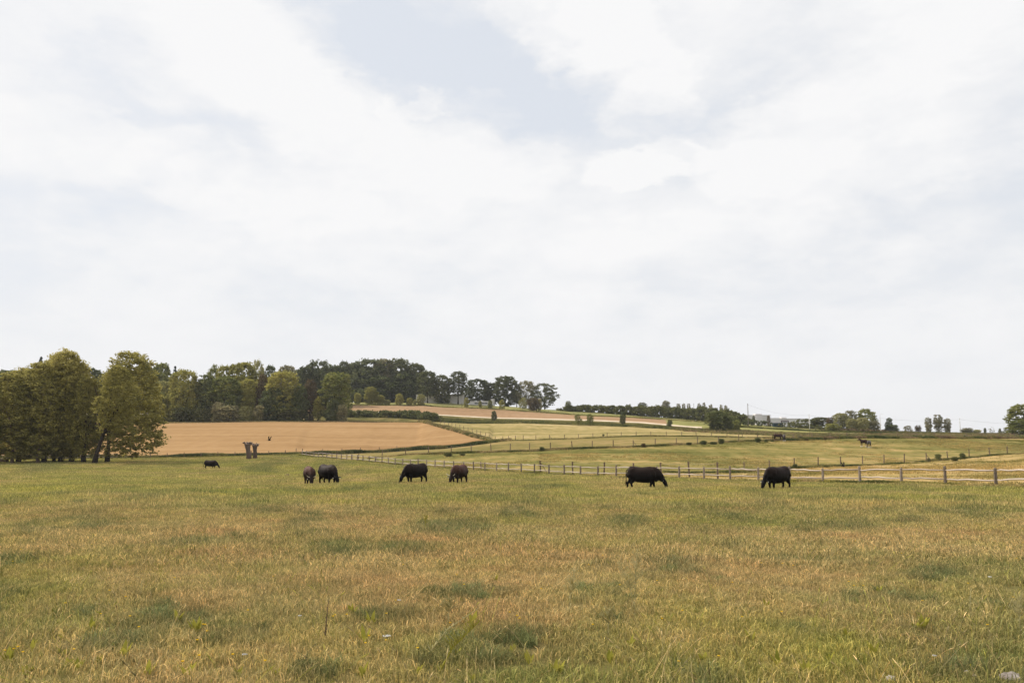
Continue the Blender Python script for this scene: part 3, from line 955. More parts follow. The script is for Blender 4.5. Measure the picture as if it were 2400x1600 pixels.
def crown_lobes(kind, k, seed):
    """unit crown: z 0..1, radius .5"""
    r = np.random.default_rng(seed)
    out = []
    prof = {'round': lambda z: math.sqrt(max(0, 1 - ((z - .5) / .52) ** 2)),
            'dome': lambda z: math.sqrt(max(0, 1 - (max(0, z - .30) / .72) ** 2)) * (0.80 + .35 * min(1, z / .3)),
            'oval': lambda z: max(0.05, math.sin(math.pi * min(1, max(0, (z * .95 + .03)))) ** 0.7),
            'cone': lambda z: max(0.04, 1.0 - z) ** 0.95,
            'plane': lambda z: max(0.10, 1 - ((z - .34) / (.68 if z > .34 else .62)) ** 2) ** .75,
            'column': lambda z: 0.9 * max(0.1, math.sin(math.pi * min(1, z * .9 + .08)) ** 0.5)}[kind]
    for i in range(k):
        z = (i + r.random()) / k
        rz = {'cone': .08, 'column': .13, 'plane': .115}.get(kind, .15) * (0.75 + .6 * r.random())
        z = min(max(z, rz * .6), 1 - rz * .8)
        Rr = 0.5 * prof(z)
        rr = min(Rr * .95, (0.11 + .13 * r.random()) * (1.0 if kind != 'cone' else .8))
        a = i * 2.399 + r.random() * .8
        dist = max(0, Rr - rr) * (0.35 + .65 * math.sqrt(r.random()))
        out.append((dist * math.cos(a), dist * math.sin(a), z, rr * 1.15, rr * 1.15, rz))
    # heart of the crown
    for z in np.linspace(.25, .75, 4):
        Rr = .5 * prof(z) * .62
        out.append((0, 0, z, Rr, Rr, .16))
    return out


PROTO = {}
def proto(key, kind, k, n, size, seed, core=.14, **kw):
    PROTO[key] = leaves_mesh('crown_' + key, crown_lobes(kind, k, seed), n, size, seed, core=core, **kw)


for i in range(4): proto('plane%d' % i, 'plane', 40, 30000, .0165, 200 + i, core=.12, shell=(.72, 1.30), aspect=1.9, per=16, csize=.30)
for i in range(5): proto('round%d' % i, 'round', 26, 13000, .024, 210 + i, aspect=1.3, per=18, csize=.33, core=.2)
for i in range(3): proto('dome%d' % i, 'dome', 32, 13000, .021, 220 + i, per=18, csize=.33, core=.2)
for i in range(3): proto('oval%d' % i, 'oval', 22, 8000, .030, 230 + i, aspect=1.8, per=11, csize=.42, core=.2)
for i in range(2): proto('cone%d' % i, 'cone', 40, 7000, .045, 240 + i, shell=(.5, 1.2), aspect=2.2, per=8, csize=.5, core=.3)
for i in range(2): proto('sparse%d' % i, 'oval', 18, 900, .026, 250 + i, core=.3, shell=(.3, 1.3))
for i in range(2): proto('open%d' % i, 'dome', 26, 7000, .023, 260 + i, core=.05, shell=(.8, 1.15), csize=.42)
for i in range(3): proto('small%d' % i, 'round', 16, 3000, .040, 270 + i, per=7, csize=.48, core=.2)
for i in range(2): proto('birch%d' % i, 'column', 26, 3200, .036, 280 + i, core=.4, shell=(.3, 1.35), per=8, csize=.45)

LM = {
    'plane': leaf_mat('plane_leaves', (.19, .18, .050), (.38, .335, .105), (.56, .48, .165), .48, .30),
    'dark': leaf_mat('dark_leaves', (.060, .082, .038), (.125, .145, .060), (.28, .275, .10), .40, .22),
    'oak': leaf_mat('oak_leaves', (.065, .082, .048), (.125, .138, .068), (.25, .25, .11), .40, .22),
    'mid': leaf_mat('mid_green_leaves', (.088, .110, .036), (.20, .215, .066), (.41, .38, .12), .44, .22),
    'lime': leaf_mat('yellow_green_leaves', (.14, .145, .040), (.32, .30, .080), (.52, .46, .13), .45, .25),
    'pale': leaf_mat('pale_green_leaves', (.18, .18, .075), (.34, .325, .13), (.52, .47, .22), .38, .25),
    'copper': leaf_mat('copper_leaves', (.070, .058, .036), (.15, .115, .065), (.27, .20, .10), .30, .25),
    'bloom': leaf_mat('cream_blossom', (.13, .135, .060), (.32, .285, .14), (.66, .56, .34), .30, .8),
    'grey': leaf_mat('grey_green_leaves', (.13, .125, .070), (.25, .23, .125), (.38, .345, .20), .34, .25),
    'conifer': leaf_mat('conifer_needles', (.022, .034, .024), (.038, .052, .032), (.06, .075, .045), .12, .2),
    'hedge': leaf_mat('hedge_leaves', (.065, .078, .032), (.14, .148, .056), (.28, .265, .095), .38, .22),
}
M_bark = simple_mat('bark', (.018, .015, .012), (.085, .066, .052), 3.0, .95, (3, 3, .6))
M_barkpale = simple_mat('pale_bark', (.16, .11, .09), (.36, .27, .22), 3.0, .95, (3, 3, .6))

TRUNKS = {}
def trunk_mesh(h, r, seed, lean=(0, 0), limbs=5, thin=False, top=0.55):
    rr = random.Random(seed)
    mb = MB()
    pts = []; rad = []
    hh = h * top
    for i in range(6):
        t = i / 5
        pts.append((lean[0] * t ** 1.3 + rr.uniform(-.04, .04) * r * 3 * t, lean[1] * t + rr.uniform(-.04, .04) * r * 3 * t, hh * t - (0.25 if i == 0 else 0)))
        rad.append(r * (1.35 if i == 0 else (1 - .55 * t)))
    mb.tube(pts, rad, 8)
    for k in range(limbs):
        t = rr.uniform(.40, .95); a = k * 2.4 + rr.random()
        b = Vector((lean[0] * t ** 1.3, lean[1] * t, hh * t)); ln = h * rr.uniform(.22, .40)
        d = Vector((math.cos(a) * rr.uniform(.4, .9), math.sin(a) * rr.uniform(.4, .9), 1)).normalized()
        p1 = b + d * ln * .5 + Vector((0, 0, .03 * h)); p2 = b + d * ln + Vector((0, 0, .10 * h))
        mb.tube([b, p1, p2], [r * (.55 - .2 * t), r * .30, r * .08], 6)
    return mb.build('trunk', True)


def tree(name, label, cat, px, py, top, w, key, lm, bottom=.10, Y=None, group=None, trunk_r=None, lean=(0, 0), rz=None, pale=False, cx=0.0, limbs=5, ysc=1.0):
    """a tree on the ground at photo column px; base row py (or depth Y), top row, crown width in photo pixels"""
    if Y is None: base = hit(px, py)
    else: base = at(px, Y)
    Y = base.y
    _, et = ray(px, top)
    H = et * Y - base.z
    W = w * Y / FPX
    root = empty(name, label, cat, base, group)
    sd_ = int(abs(px) * 7 + top) % 9973
    tr = trunk_r or max(.08, H * .020)
    link('trunk', trunk_mesh(H, tr, sd_, lean, limbs), M_barkpale if pale else M_bark, root)
    ch = H * (1 - bottom)
    o = link('crown', PROTO[key], None, root, (cx * Y / FPX + 0, 0, H * bottom), (0, 0, (sd_ % 628) / 100 if rz is None else rz), (W * 1.02, W * ysc * 1.02, ch))
    o.data = PROTO[key].copy() if False else PROTO[key]
    if not o.data.materials: o.data.materials.append(LM[lm])
    o.material_slots[0].link = 'OBJECT'; o.material_slots[0].material = LM[lm]
    return root


# --- plane trees on the left
PT = 'plane trees on the left of the pasture'
planes = [(-70, 1087, 880, 150, 'plane0', 0, 0), (28, 1086, 886, 140, 'plane1', 0, -10), (43, 1083, 874, 130, 'plane2', 0, 0), (88, 1085, 862, 130, 'plane3', 0, 0), (103, 1083, 866, 130, 'plane0', 0, 0),
          (126, 1082, 846, 126, 'plane1', 0, 0), (142, 1084, 832, 120, 'plane2', 0, 0), (167, 1083, 852, 100, 'plane3', 0, 0), (195, 1084, 890, 84, 'plane0', 0, 0),
          (221, 1086, 866, 96, 'plane1', 2.9, 46), (251, 1083, 838, 160, 'plane3', .3, 46)]
plabels = ['plane tree partly cut by the left edge of the picture', 'olive plane tree whose pale trunk stands first from the left edge', 'plane tree with a broad dark trunk, second from the left edge',
           'plane tree with a pale pinkish trunk left of the thickest dark trunk', 'plane tree with a thick dark trunk beside the pale pinkish one', 'plane tree with the thinnest trunk in the left grove',
           'tallest plane tree of the left grove, its crown rising above the others', 'plane tree with a straight brown trunk just right of the tallest crown', 'plane tree with a black flared trunk, third from the grove\'s right end',
           'plane tree with a leaning trunk bent to the right', 'rightmost plane tree of the grove with a wide drooping crown']
for (p, lb) in zip(planes, plabels):
    px, py, top, w, key, ln, cx = p
    tree('plane_tree', lb, 'tree', px, py, top, w, key, 'plane', bottom=.36 if px == 221 else .095, group=PT, trunk_r=.42 if px not in (126, 28, 88) else .28, lean=(ln, 0), cx=cx, pale=(px in (28, 88)), limbs=6)
# --- copse along the upper edge of the tan field
CP = 'trees of the copse above the tan field'
copse = [
    ('deciduous_tree', 'far dark tree showing at the left edge above the plane trees', -10, None, 872, 110, 'round0', 'dark', .1, 430),
    ('deciduous_tree', 'far dark tree between the left edge and the pointed conifer', 60, None, 868, 90, 'round1', 'dark', .1, 430),
    ('conifer', 'pointed dark conifer rising above the left plane trees', 84, None, 838, 40, 'cone0', 'conifer', .1, 420),
    ('deciduous_tree', 'dark treetop showing in the gap between the two plane crowns', 200, None, 868, 80, 'round2', 'dark', .1, 420),
    ('deciduous_tree', 'dark tree directly right of the rightmost plane crown', 334, None, 860, 60, 'round3', 'dark', .1, 400),
    ('deciduous_tree', 'dark green tree with an uneven top left of the small conifer', 368, None, 857, 55, 'round0', 'mid', .1, 390),
    ('conifer', 'small dark conifer top above the copse', 403, None, 857, 32, 'cone1', 'conifer', .1, 395),
    ('deciduous_tree', 'pale green spreading tree at the left end of the copse', 376, None, 898, 62, 'round1', 'pale', .04, 350),
    ('deciduous_tree', 'low dark tree under the pale spreading one', 366, None, 922, 40, 'round2', 'mid', .02, 343),
    ('deciduous_tree', 'broad dark tree with a flat lit top in the copse front', 425, None, 873, 84, 'dome0', 'lime', .02, 345),
    ('deciduous_tree', 'tall narrow dark tree left of the copse middle', 478, None, 882, 62, 'oval0', 'dark', .02, 347),
    ('deciduous_tree', 'slim pointed green tree behind the copse', 494, None, 860, 34, 'oval1', 'mid', .1, 372),
    ('deciduous_tree', 'rounded grey-green tree behind the slim pointed one', 522, None, 863, 54, 'round3', 'lime', .1, 368),
    ('deciduous_tree', 'shaggy dark tree above the cream-flowering shrubs', 522, None, 888, 86, 'round4', 'mid', .02, 345),
    ('deciduous_tree', 'tall yellow-green tree at the copse middle', 562, None, 855, 78, 'round0', 'lime', .08, 366),
    ('deciduous_tree', 'thin see-through tree top beside the tall yellow-green tree', 599, None, 852, 34, 'open0', 'pale', .12, 372),
    ('deciduous_tree', 'loose pale green tree between the shaggy dark and the copper tree', 582, None, 894, 60, 'round2', 'lime', .02, 352),
    ('deciduous_tree', 'narrow brownish copper tree in the copse middle', 611, None, 882, 34, 'oval2', 'copper', .05, 350),
    ('deciduous_tree', 'small dark tree top between the thin tree and the pale grey one', 628, None, 862, 34, 'round3', 'dark', .1, 385),
    ('deciduous_tree', 'pale grey-green tree top behind the big yellow-green tree', 668, None, 862, 54, 'round1', 'grey', .1, 390),
    ('deciduous_tree', 'big yellow-green tree with dark hollows at the copse right', 662, None, 875, 90, 'round4', 'lime', .03, 346),
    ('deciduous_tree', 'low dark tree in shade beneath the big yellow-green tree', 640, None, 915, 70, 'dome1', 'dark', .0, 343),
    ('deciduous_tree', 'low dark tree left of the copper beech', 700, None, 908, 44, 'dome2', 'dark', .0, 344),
    ('deciduous_tree', 'reddish copper tree between the two big copse trees', 725, None, 893, 40, 'oval0', 'copper', .03, 347),
    ('deciduous_tree', 'small yellow-green tree under the copper one', 744, None, 932, 26, 'oval1', 'lime', .02, 342),
    ('deciduous_tree', 'large round dark tree at the right end of the copse', 787, None, 879, 88, 'round1', 'mid', .02, 345),
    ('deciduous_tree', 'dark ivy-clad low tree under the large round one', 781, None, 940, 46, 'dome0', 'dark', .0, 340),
]
for (nm, lb, px, py, top, w, key, lm, bt, Y) in copse:
    tree(nm, lb, 'tree', px, py, top, w, key, lm, bt, Y=Y, group=CP if nm != 'conifer' else 'conifers above the copse')
# --- wood on the hill
WD = 'trees of the hilltop wood'
wood = [('dark tree at the left end of the hilltop wood', 712, 864, 70, 'round2', 'oak', 440), ('dark tree with a squared lit top behind the large round tree', 743, 852, 72, 'dome1', 'oak', 445),
        ('dark hill tree above the large round copse tree', 790, 862, 60, 'round0', 'oak', 450), ('small dark knobbly treetop left of the broad dome', 803, 852, 36, 'round3', 'oak', 508),
        ('dark wood tree right of the knobbly treetop', 830, 853, 50, 'round4', 'oak', 508), ('broad dome-shaped tree, highest of the hilltop wood', 868, 848, 120, 'dome0', 'oak', 508),
        ('pale-topped tree beside the broad dome', 898, 846, 70, 'dome2', 'grey', 508), ('dark crown right of the pale-topped tree', 930, 846, 76, 'round1', 'oak', 508),
        ('dark rounded tree on the wood\'s sloping right shoulder', 972, 857, 62, 'round0', 'oak', 508), ('deep green tree standing before the wood\'s right shoulder', 940, 878, 80, 'dome1', 'dark', 503),
        ('deep green tree below the broad dome', 880, 885, 110, 'dome0', 'dark', 500), ('dark tree with a trunk at the white house\'s left end', 1001, 873, 54, 'round2', 'oak', 481),
        ('dark tree whose crown hangs over the white house', 1036, 882, 50, 'round3', 'oak', 483), ('spiky-topped tree in front of the white house', 1073, 873, 52, 'oval2', 'oak', 482),
        ('broad dark tree right of the white house', 1118, 891, 70, 'dome2', 'oak', 500), ('dark tree between the broad one and the tall round oak', 1150, 899, 44, 'round4', 'oak', 497),
        ('tall round dark tree on the skyline', 1184, 885, 70, 'round1', 'oak', 492), ('dark leaning tree right of the tall round one', 1211, 903, 26, 'open1', 'oak', 490),
        ('open-crowned tree left of the lone oak', 1233, 896, 46, 'open0', 'grey', 488), ('spreading oak at the right end of the skyline trees', 1277, 902, 62, 'open1', 'oak', 484),
        ('small dark conifer against the white house wall', 1033, 921, 12, 'cone0', 'conifer', 480)]
for (lb, px, top, w, key, lm, Y) in wood:
    low = {1001: .24, 1034: .20, 1073: .30, 1118: .06, 1184: .10, 1211: .2, 1233: .2, 1277: .16, 1150: .1, 1033: .05}.get(px, .03)
    tree('conifer' if 'conifer' in lb else 'hill_tree', lb, 'tree', px, None, top, w, key, lm, low, Y=Y, group=None if 'conifer' in lb else WD)
# backing of the wood: one mass nobody could count
lob = []
rr_ = random.Random(5)
for i in range(130):
    px = rr_.uniform(690, 1010); Y = rr_.uniform(510, 560)
    p = at(px, Y); top = np.interp(px, [690, 740, 860, 930, 1000], [876, 868, 862, 866, 900])
    zt = ray(px, top)[1] * Y
    h = zt - p.z
    lob.append((p.x, p.y, p.z + h * rr_.uniform(.3, .85), 6.5, 6.5, 5))
for i in range(150):
    px = rr_.uniform(-500, 700); Y = rr_.uniform(400, 450)
    p = at(px, Y); top = np.interp(px, [-500, 0, 60, 200, 330, 420, 440, 490, 700], [870, 880, 878, 880, 870, 875, 900, 885, 885])
    h = ray(px, top)[1] * Y - p.z
    lob.append((p.x, p.y, p.z + h * rr_.uniform(.2, .8), 7.0, 6.5, h * .2))
lob = np.array(lob)
o = link('distant_wood', leaves_mesh('distant_wood', lob, 90000, .80, 5, per=14, csize=.45), LM['dark'])
tag(o, 'dense dark wood closing the gaps behind the copse and the hilltop trees', 'wood', kind='stuff')

# --- shrubs
def shrub(name, label, px, py, top, w, lm, key='small0', group=None, Y=None, bottom=.0, cat='shrub', stake=False):
    base = hit(px, py) if Y is None else at(px, Y)
    Y = base.y
    H = max(.3, ray(px, top)[1] * Y - base.z); W = w * Y / FPX
    root = empty(name, label, cat, base, group)
    sd_ = int(px * 3 + top)
    mb = MB(); rr = random.Random(sd_)
    if cat == 'tree':
        mb.tube([(0, 0, -.1), (0.02, 0, H * .35), (0, .03, H * .75)], [.07, .055, .03], 6)
        for k in range(3): mb.tube([(0, 0, H * (.35 + .1 * k)), (.25 * W * math.cos(k * 2.2), .25 * W * math.sin(k * 2.2), H * (.6 + .1 * k))], [.035, .012], 5)
    else:
        for k in range(4):
            a = k * 1.6 + rr.random()
            mb.tube([(0, 0, -.05), (.2 * W * math.cos(a), .2 * W * math.sin(a), H * .5)], [.03 * max(1, H / 2), .012 * max(1, H / 2)], 5)
    link('trunk' if cat == 'tree' else 'stem', mb.build('trunk' if cat == 'tree' else 'stem', True), M_bark, root)
    o = link('crown' if cat == 'tree' else 'foliage', PROTO[key], None, root, (0, 0, H * bottom - .02 * H), (0, 0, rr.random() * 6.28), (W, W, H * (1 - bottom)))
    if not o.data.materials: o.data.materials.append(LM[lm])
    o.material_slots[0].link = 'OBJECT'; o.material_slots[0].material = LM[lm]
    if stake:
        for dx in (-.45, .5):
            link('stake', STAKE, M_wood, root, (dx, -.1, 0))
    return root


M_wood = simple_mat('weathered_wood', (.115, .09, .070), (.34, .275, .22), 5.0, .9, (1, 1, 1))
M_rail = simple_mat('silvered_rail', (.26, .20, .16), (.62, .52, .44), 4.0, .85, (1, 3, 3))
M_oldwood = simple_mat('dark_post_wood', (.08, .055, .038), (.21, .15, .105), 5.0, .95, (1, 1, 1))
M_post = simple_mat('brown_post_wood', (.085, .058, .040), (.26, .19, .14), 5.0, .95)
STAKE = MB().tube([(0, 0, -.2), (0, 0, 1.5)], .035, 6).build('stake')

CS = 'bushes along the copse foot'
shrub('flowering_shrub', 'cream-flowering shrub at the foot of the copse, the wide one', 533, None, 951, 66, 'bloom', 'small0', CS, 338)
shrub('flowering_shrub', 'upright pale flowering shrub at the left of the wide cream-flowering one', 512, None, 944, 44, 'bloom', 'small1', CS, 339)
shrub('flowering_shrub', 'small flowering shrub at the right of the wide one', 573, None, 954, 34, 'pale', 'small2', CS, 338)
shrub('flowering_shrub', 'separate round cream-topped shrub before the shaded trees', 606, None, 950, 30, 'bloom', 'small1', CS, 338)
shrub('flowering_shrub', 'yellow-cream flowering bush at the foot of the large round tree', 801, None, 950, 30, 'bloom', 'small2', CS, 338)
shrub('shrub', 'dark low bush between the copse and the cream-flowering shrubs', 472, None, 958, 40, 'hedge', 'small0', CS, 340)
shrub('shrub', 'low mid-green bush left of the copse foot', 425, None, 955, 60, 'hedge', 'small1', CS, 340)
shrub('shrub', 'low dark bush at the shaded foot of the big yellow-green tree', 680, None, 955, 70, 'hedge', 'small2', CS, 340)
YB = 'sunlit young trees below the hilltop wood'
for (lb, px, py, top, w, key, lm) in [
    ('sunlit bush against the large round copse tree', 838, 948, 922, 21, 'small0', 'lime'), ('tallest sunlit young tree of the row below the wood', 870, 948, 908, 40, 'round3', 'lime'),
    ('sunlit bush at the tallest young tree\'s right side', 891, 949, 926, 22, 'small1', 'lime'), ('low rounded pale bush in the row below the wood', 907, 949, 937, 18, 'small2', 'pale'),
    ('pointed sunlit young tree in the middle of the row', 936, 950, 923, 24, 'oval1', 'lime'), ('small round sunlit bush left of the house', 960, 951, 933, 17, 'small0', 'lime'),
    ('tiny pale bush beside the house\'s bright round bush', 972, 950, 937, 9, 'small1', 'pale'), ('bright round bush hiding the left corner of the white house', 986, 950, 925, 23, 'small2', 'pale'),
    ('thin yellow sapling before the white house', 1057, 948, 940, 8, 'sparse0', 'lime'), ('bright-topped young tree at the right end of the white house', 1093, 955, 932, 15, 'oval0', 'lime'),
    ('thin pale bush touching the bright-topped young tree', 1082, 954, 942, 8, 'sparse1', 'pale'), ('slim young tree in front of the low wing', 1125.5, 956, 939, 9, 'oval1', 'lime'),
    ('small yellow-green tree before the wing\'s round tower', 1149, 958, 939, 14, 'oval2', 'mid'), ('open thin-stemmed young tree right of the tower', 1176, 958, 937, 15, 'open0', 'lime'),
    ('pale loose bush left of the brown-olive one', 1225, 957, 933, 22, 'open1', 'pale'), ('brown-olive round bush below the skyline trees', 1250, 963, 933, 34, 'small1', 'copper'),
    ('pinkish upright bush beside the brown-olive one', 1265, 963, 935, 13, 'small0', 'bloom'), ('lone dark green young tree left of the long hedge', 1332, 963.5, 940, 19, 'oval0', 'mid'),
    ('dark narrow young tree standing by the pale track', 1158, 987, 963, 16, 'oval1', 'dark'), ('dark pointed young tree above the mown field\'s middle', 1460, 996, 966, 18, 'oval2', 'dark'),
    ('small grey-green young tree in the verge right of the pointed one', 1570, 1002, 984, 15, 'small2', 'hedge')]:
    shrub('young_tree', lb, px, py, top, w, lm, key, YB if py < 960 else 'young trees in the verge', None, .02, 'tree')
shrub('sapling', 'left of the two staked saplings on the mown field', 1355, 997.5, 971, 17, 'mid', 'open0', 'staked saplings on the mown field', None, .25, 'tree', True)
shrub('sapling', 'right of the two staked saplings on the mown field', 1383, 998.5, 971, 18, 'mid', 'open1', 'staked saplings on the mown field', None, .25, 'tree', True)
shrub('shrub', 'large dark green thicket at the right end of the mown field', 1686, None, 965, 68, 'dark', 'round2', None, 300)
shrub('shrub', 'dark green bush touching the large thicket on the right', 1716, None, 976, 44, 'dark', 'round0', None, 318)
shrub('shrub', 'smaller lighter bush in front of the large thicket', 1725, 1010, 985, 26, 'mid', 'small1', None)
VB = 'small bushes in the grass under the wire fences'
for (lb, px, py, top, w, lm, key) in [
    ('flat dark bush at the left of the middle fence', 1050, 1069, 1060.5, 26, 'hedge', 'small0'), ('low dark tussocky bush right of the flat one', 1084, 1067, 1062, 16, 'hedge', 'small1'),
    ('tiny dark bush at a post foot left of the round one', 1195, 1059, 1056, 8, 'hedge', 'small2'), ('round dark bush under the middle wire fence', 1270, 1057, 1047, 15, 'dark', 'small0'),
    ('tiny bush at the next post right of the round bush', 1290, 1054.5, 1050.5, 6, 'copper', 'small1'), ('brown-green round bush beside the braced fence post', 1508.5, 1048, 1039, 14, 'copper', 'small2'),
    ('low thistle-like bush left of the dark trio', 1615, 1043, 1036.5, 16, 'hedge', 'small0'), ('left round bush of the dark trio on the fence line', 1649, 1041.5, 1032, 18, 'dark', 'small1'),
    ('lowest bush in the middle of the dark trio', 1672, 1041, 1035, 18, 'dark', 'small2'), ('right taller bush of the dark trio', 1691, 1040, 1028, 17, 'dark', 'small0'),
    ('dark bush left of the grazing horse pair', 1776, 1036.5, 1025.5, 17, 'dark', 'small1'), ('small dark bush nearer the grazing horses', 1795, 1036, 1030, 10, 'dark', 'small2'),
    ('tiny dark bush beside the grazing horse\'s tail', 1810, 1035, 1030.5, 8, 'dark', 'small0'), ('grey-green round bush right of the grazing horse pair', 1876, 1032, 1020.5, 13, 'grey', 'small1'),
    ('low brown bush beside the grey-green round one', 1891, 1032, 1028, 9, 'copper', 'small2'), ('small reddish bush left of the standing horse pair', 1934, 1031, 1024, 9, 'copper', 'small0'),
    ('round dark bush at a post behind the rightmost cow', 1864, 1098, 1087, 13, 'dark', 'small1'), ('flat green bush left of the low-flying crow', 1935, 1095.5, 1089.5, 13, 'hedge', 'small2'),
    ('round blue-green bush left of two fence posts on the right', 2199, 1079.5, 1064, 17, 'dark', 'small0'), ('wide low bush under the right-hand wire fence', 2238, 1080, 1070, 18, 'hedge', 'small1'),
    ('upright bush touching the post of the right-hand wire fence', 2256, 1076, 1062, 17, 'dark', 'small2'), ('small grey plant beside a post right of the tall fence brace', 2177, 1083, 1073, 9, 'grey', 'small0'),
    ('small plant on the mown field between two leaning posts', 1414, 1022, 1017, 6, 'hedge', 'small1')]:
    shrub('bush', lb, px, py, top, w, lm, key, VB)
for (lb, px, top, w, lm, key, Y) in [
    ('dark rounded bush at the foot of the overhead line poles', 1952, 993, 40, 'mid', 'small1', 330), ('dark leafy tree left of the pale willow', 1925, 979, 54, 'hedge', 'round0', 392),
    ('dark pointed bush right of the pale pole', 1912, 981, 26, 'dark', 'round1', 396), ('small brown-leaved tree left of the pale willow', 1948, 979, 24, 'copper', 'oval0', 385),
    ('pale willow in front of the twiggy tree', 1974, 970, 42, 'pale', 'round2', 382), ('twiggy half-bare tree above the willows', 1992, 965, 40, 'grey', 'open1', 388),
    ('rounded pale willow, middle one of three', 2000, 982, 34, 'pale', 'round3', 376), ('smooth dome-shaped tree behind the willows', 2032, 961, 46, 'mid', 'dome1', 386),
    ('pale willow in front of the dome-shaped tree', 2022, 980, 34, 'pale', 'round4', 374), ('pale grey willow right of the dome-shaped tree', 2050, 987, 30, 'grey', 'round1', 374),
    ('small dark tree with an odd bushy top beside the street light', 2086, 980, 19, 'dark', 'oval1', 384), ('low dark bush round the foot of the odd-topped tree', 2092, 996, 34, 'dark', 'small0', 382),
    ('small pale sparse tree right of the odd-topped tree', 2129, 998, 19, 'grey', 'open0', 384), ('small orange-leaved pointed tree left of the birches', 2153, 997, 18, 'copper', 'birch0', 384),
    ('left birch of the three in a row', 2178, 979, 21, 'grey', 'birch1', 386), ('middle and tallest birch of the three', 2201, 973, 26, 'grey', 'birch0', 386),
    ('right birch of the three in a row', 2222, 981, 22, 'grey', 'birch1', 386), ('wide pale bush right of the dark pole', 2268, 1003, 30, 'grey', 'small1', 384),
    ('lower pale bush joined to the wide pale one', 2291, 1007, 24, 'pale', 'small2', 384), ('tiny round-headed tree on the skyline', 2310, 1003, 8, 'hedge', 'oval0', 386),
    ('thin nearly bare sapling on the skyline', 2326, 1000, 14, 'grey', 'sparse0', 386), ('small slim tree left of the big dark tree at the right edge', 2345, 1004, 7, 'hedge', 'oval1', 386),
    ('loose leafy bush against the big dark tree at the right edge', 2362, 1003, 22, 'hedge', 'open0', 384)]:
    tree('tree', lb, 'tree', px, None, top, w, key, lm, .08 if 'birch' not in key else .12, Y=Y, group='trees and bushes along the right skyline', limbs=3)
tree('tree', 'big dark green tree cut by the right edge of the picture', 'tree', 2402, None, 951, 90, 'round1', 'mid', .03, Y=300)
tree('tree', 'low leafy tree before the big dark one at the right edge', 'tree', 2395, None, 985, 60, 'round4', 'mid', .0, Y=290)

# --- hedges
def hedge(name, label, pts, depth, lm, n, size, seed, lump=1.0, cat='hedge', rowy=1):
    """pts (px, Y, top_py)"""
    r = random.Random(seed)
    P = [at(p[0], p[1]) for p in pts]; tops = [ray(p[0], p[2])[1] * p[1] for p in pts]
    cum = np.concatenate([[0], np.cumsum([(P[i + 1] - P[i]).length for i in range(len(P) - 1)])])
    root = empty(name, label, cat, P[0])
    lob = []; sp = max(1.0, depth * .55)
    s = 0.0
    mb = MB()
    while s < cum[-1]:
        x = float(np.interp(s, cum, [p.x for p in P])); y = float(np.interp(s, cum, [p.y for p in P]))
        zt = float(np.interp(s, cum, tops)); zb = g1(x, y)
        h = (zt - zb) * (1 + lump * r.uniform(-.14, .10))
        yy = y + r.uniform(-.3, .3) * depth
        lob.append((x - P[0].x, yy - P[0].y, zb + h * .42 - P[0].z, sp * r.uniform(.8, 1.15), depth * .55, h * .56))
        if h > 2.5: lob.append((x - P[0].x + r.uniform(-1, 1), yy - P[0].y - depth * .2, zb + h * r.uniform(.25, .8) - P[0].z, sp * .7, depth * .5, h * .22))
        mb.tube([(x - P[0].x, y - P[0].y, zb - P[0].z - .1), (x - P[0].x + r.uniform(-.2, .2), y - P[0].y, zb - P[0].z + h * .6)], [.08, .03], 5)
        s += sp * r.uniform(.7, 1.1)
    link('foliage', leaves_mesh(name, lob, n, size, seed, core=.1), LM[lm], root)
    link('stems', mb.build('stems'), M_bark, root)['kind'] = 'stuff'
    return root


hedge('tall_hedge', 'long tall hedge running down the skyline on the right', [(1318, 470, 957), (1335, 468, 952), (1380, 466, 950.5), (1430, 460, 951.5), (1490, 452, 953), (1530, 446, 952), (1580, 440, 953), (1640, 430, 956), (1700, 415, 962), (1745, 400, 974), (1752, 398, 985)], 5.0, 'hedge', 42000, .46, 31)
hedge('hedge', 'dark bramble hedge between the tan field and the pale track', [(822, 372, 962), (850, 372, 964), (900, 372, 965), (930, 372, 964), (960, 368, 964), (990, 362, 967), (1012, 356, 969), (1022, 352, 976)], 7.0, 'hedge', 12000, .40, 32)
hedge('clipped_hedge', 'dark clipped hedge in front of the low grey building', [(1748, 385, 984), (1770, 384, 984.5), (1800, 382, 987), (1815, 381, 990)], 2.0, 'dark', 2600, .25, 33, .3)
hedge('clipped_hedge', 'browner hedge right of the dark teal box', [(1834, 378, 990.5), (1860, 378, 989), (1895, 376, 993), (1930, 374, 999)], 2.4, 'hedge', 2800, .26, 34, .5)
hedge('hedge', 'arching olive bushes hiding the end of the grey building', [(1862, 388, 988), (1880, 388, 982), (1898, 388, 986)], 3.0, 'hedge', 1500, .3, 35)
hedge('low_hedge', 'low brown hedge under the willows on the right', [(1930, 340, 1008), (1990, 335, 1006), (2050, 332, 1007), (2100, 330, 1012), (2170, 330, 1016)], 4.0, 'copper', 4500, .3, 36)
hedge('low_hedge', 'ragged dark bushes along the paddock crest on the right', [(2060, 256, 1022), (2120, 256, 1021), (2165, 256, 1021), (2230, 256, 1023), (2290, 256, 1022), (2360, 256, 1021), (2460, 256, 1018), (2700, 258, 1014)], 3.0, 'dark', 4200, .2, 37, 2.0)
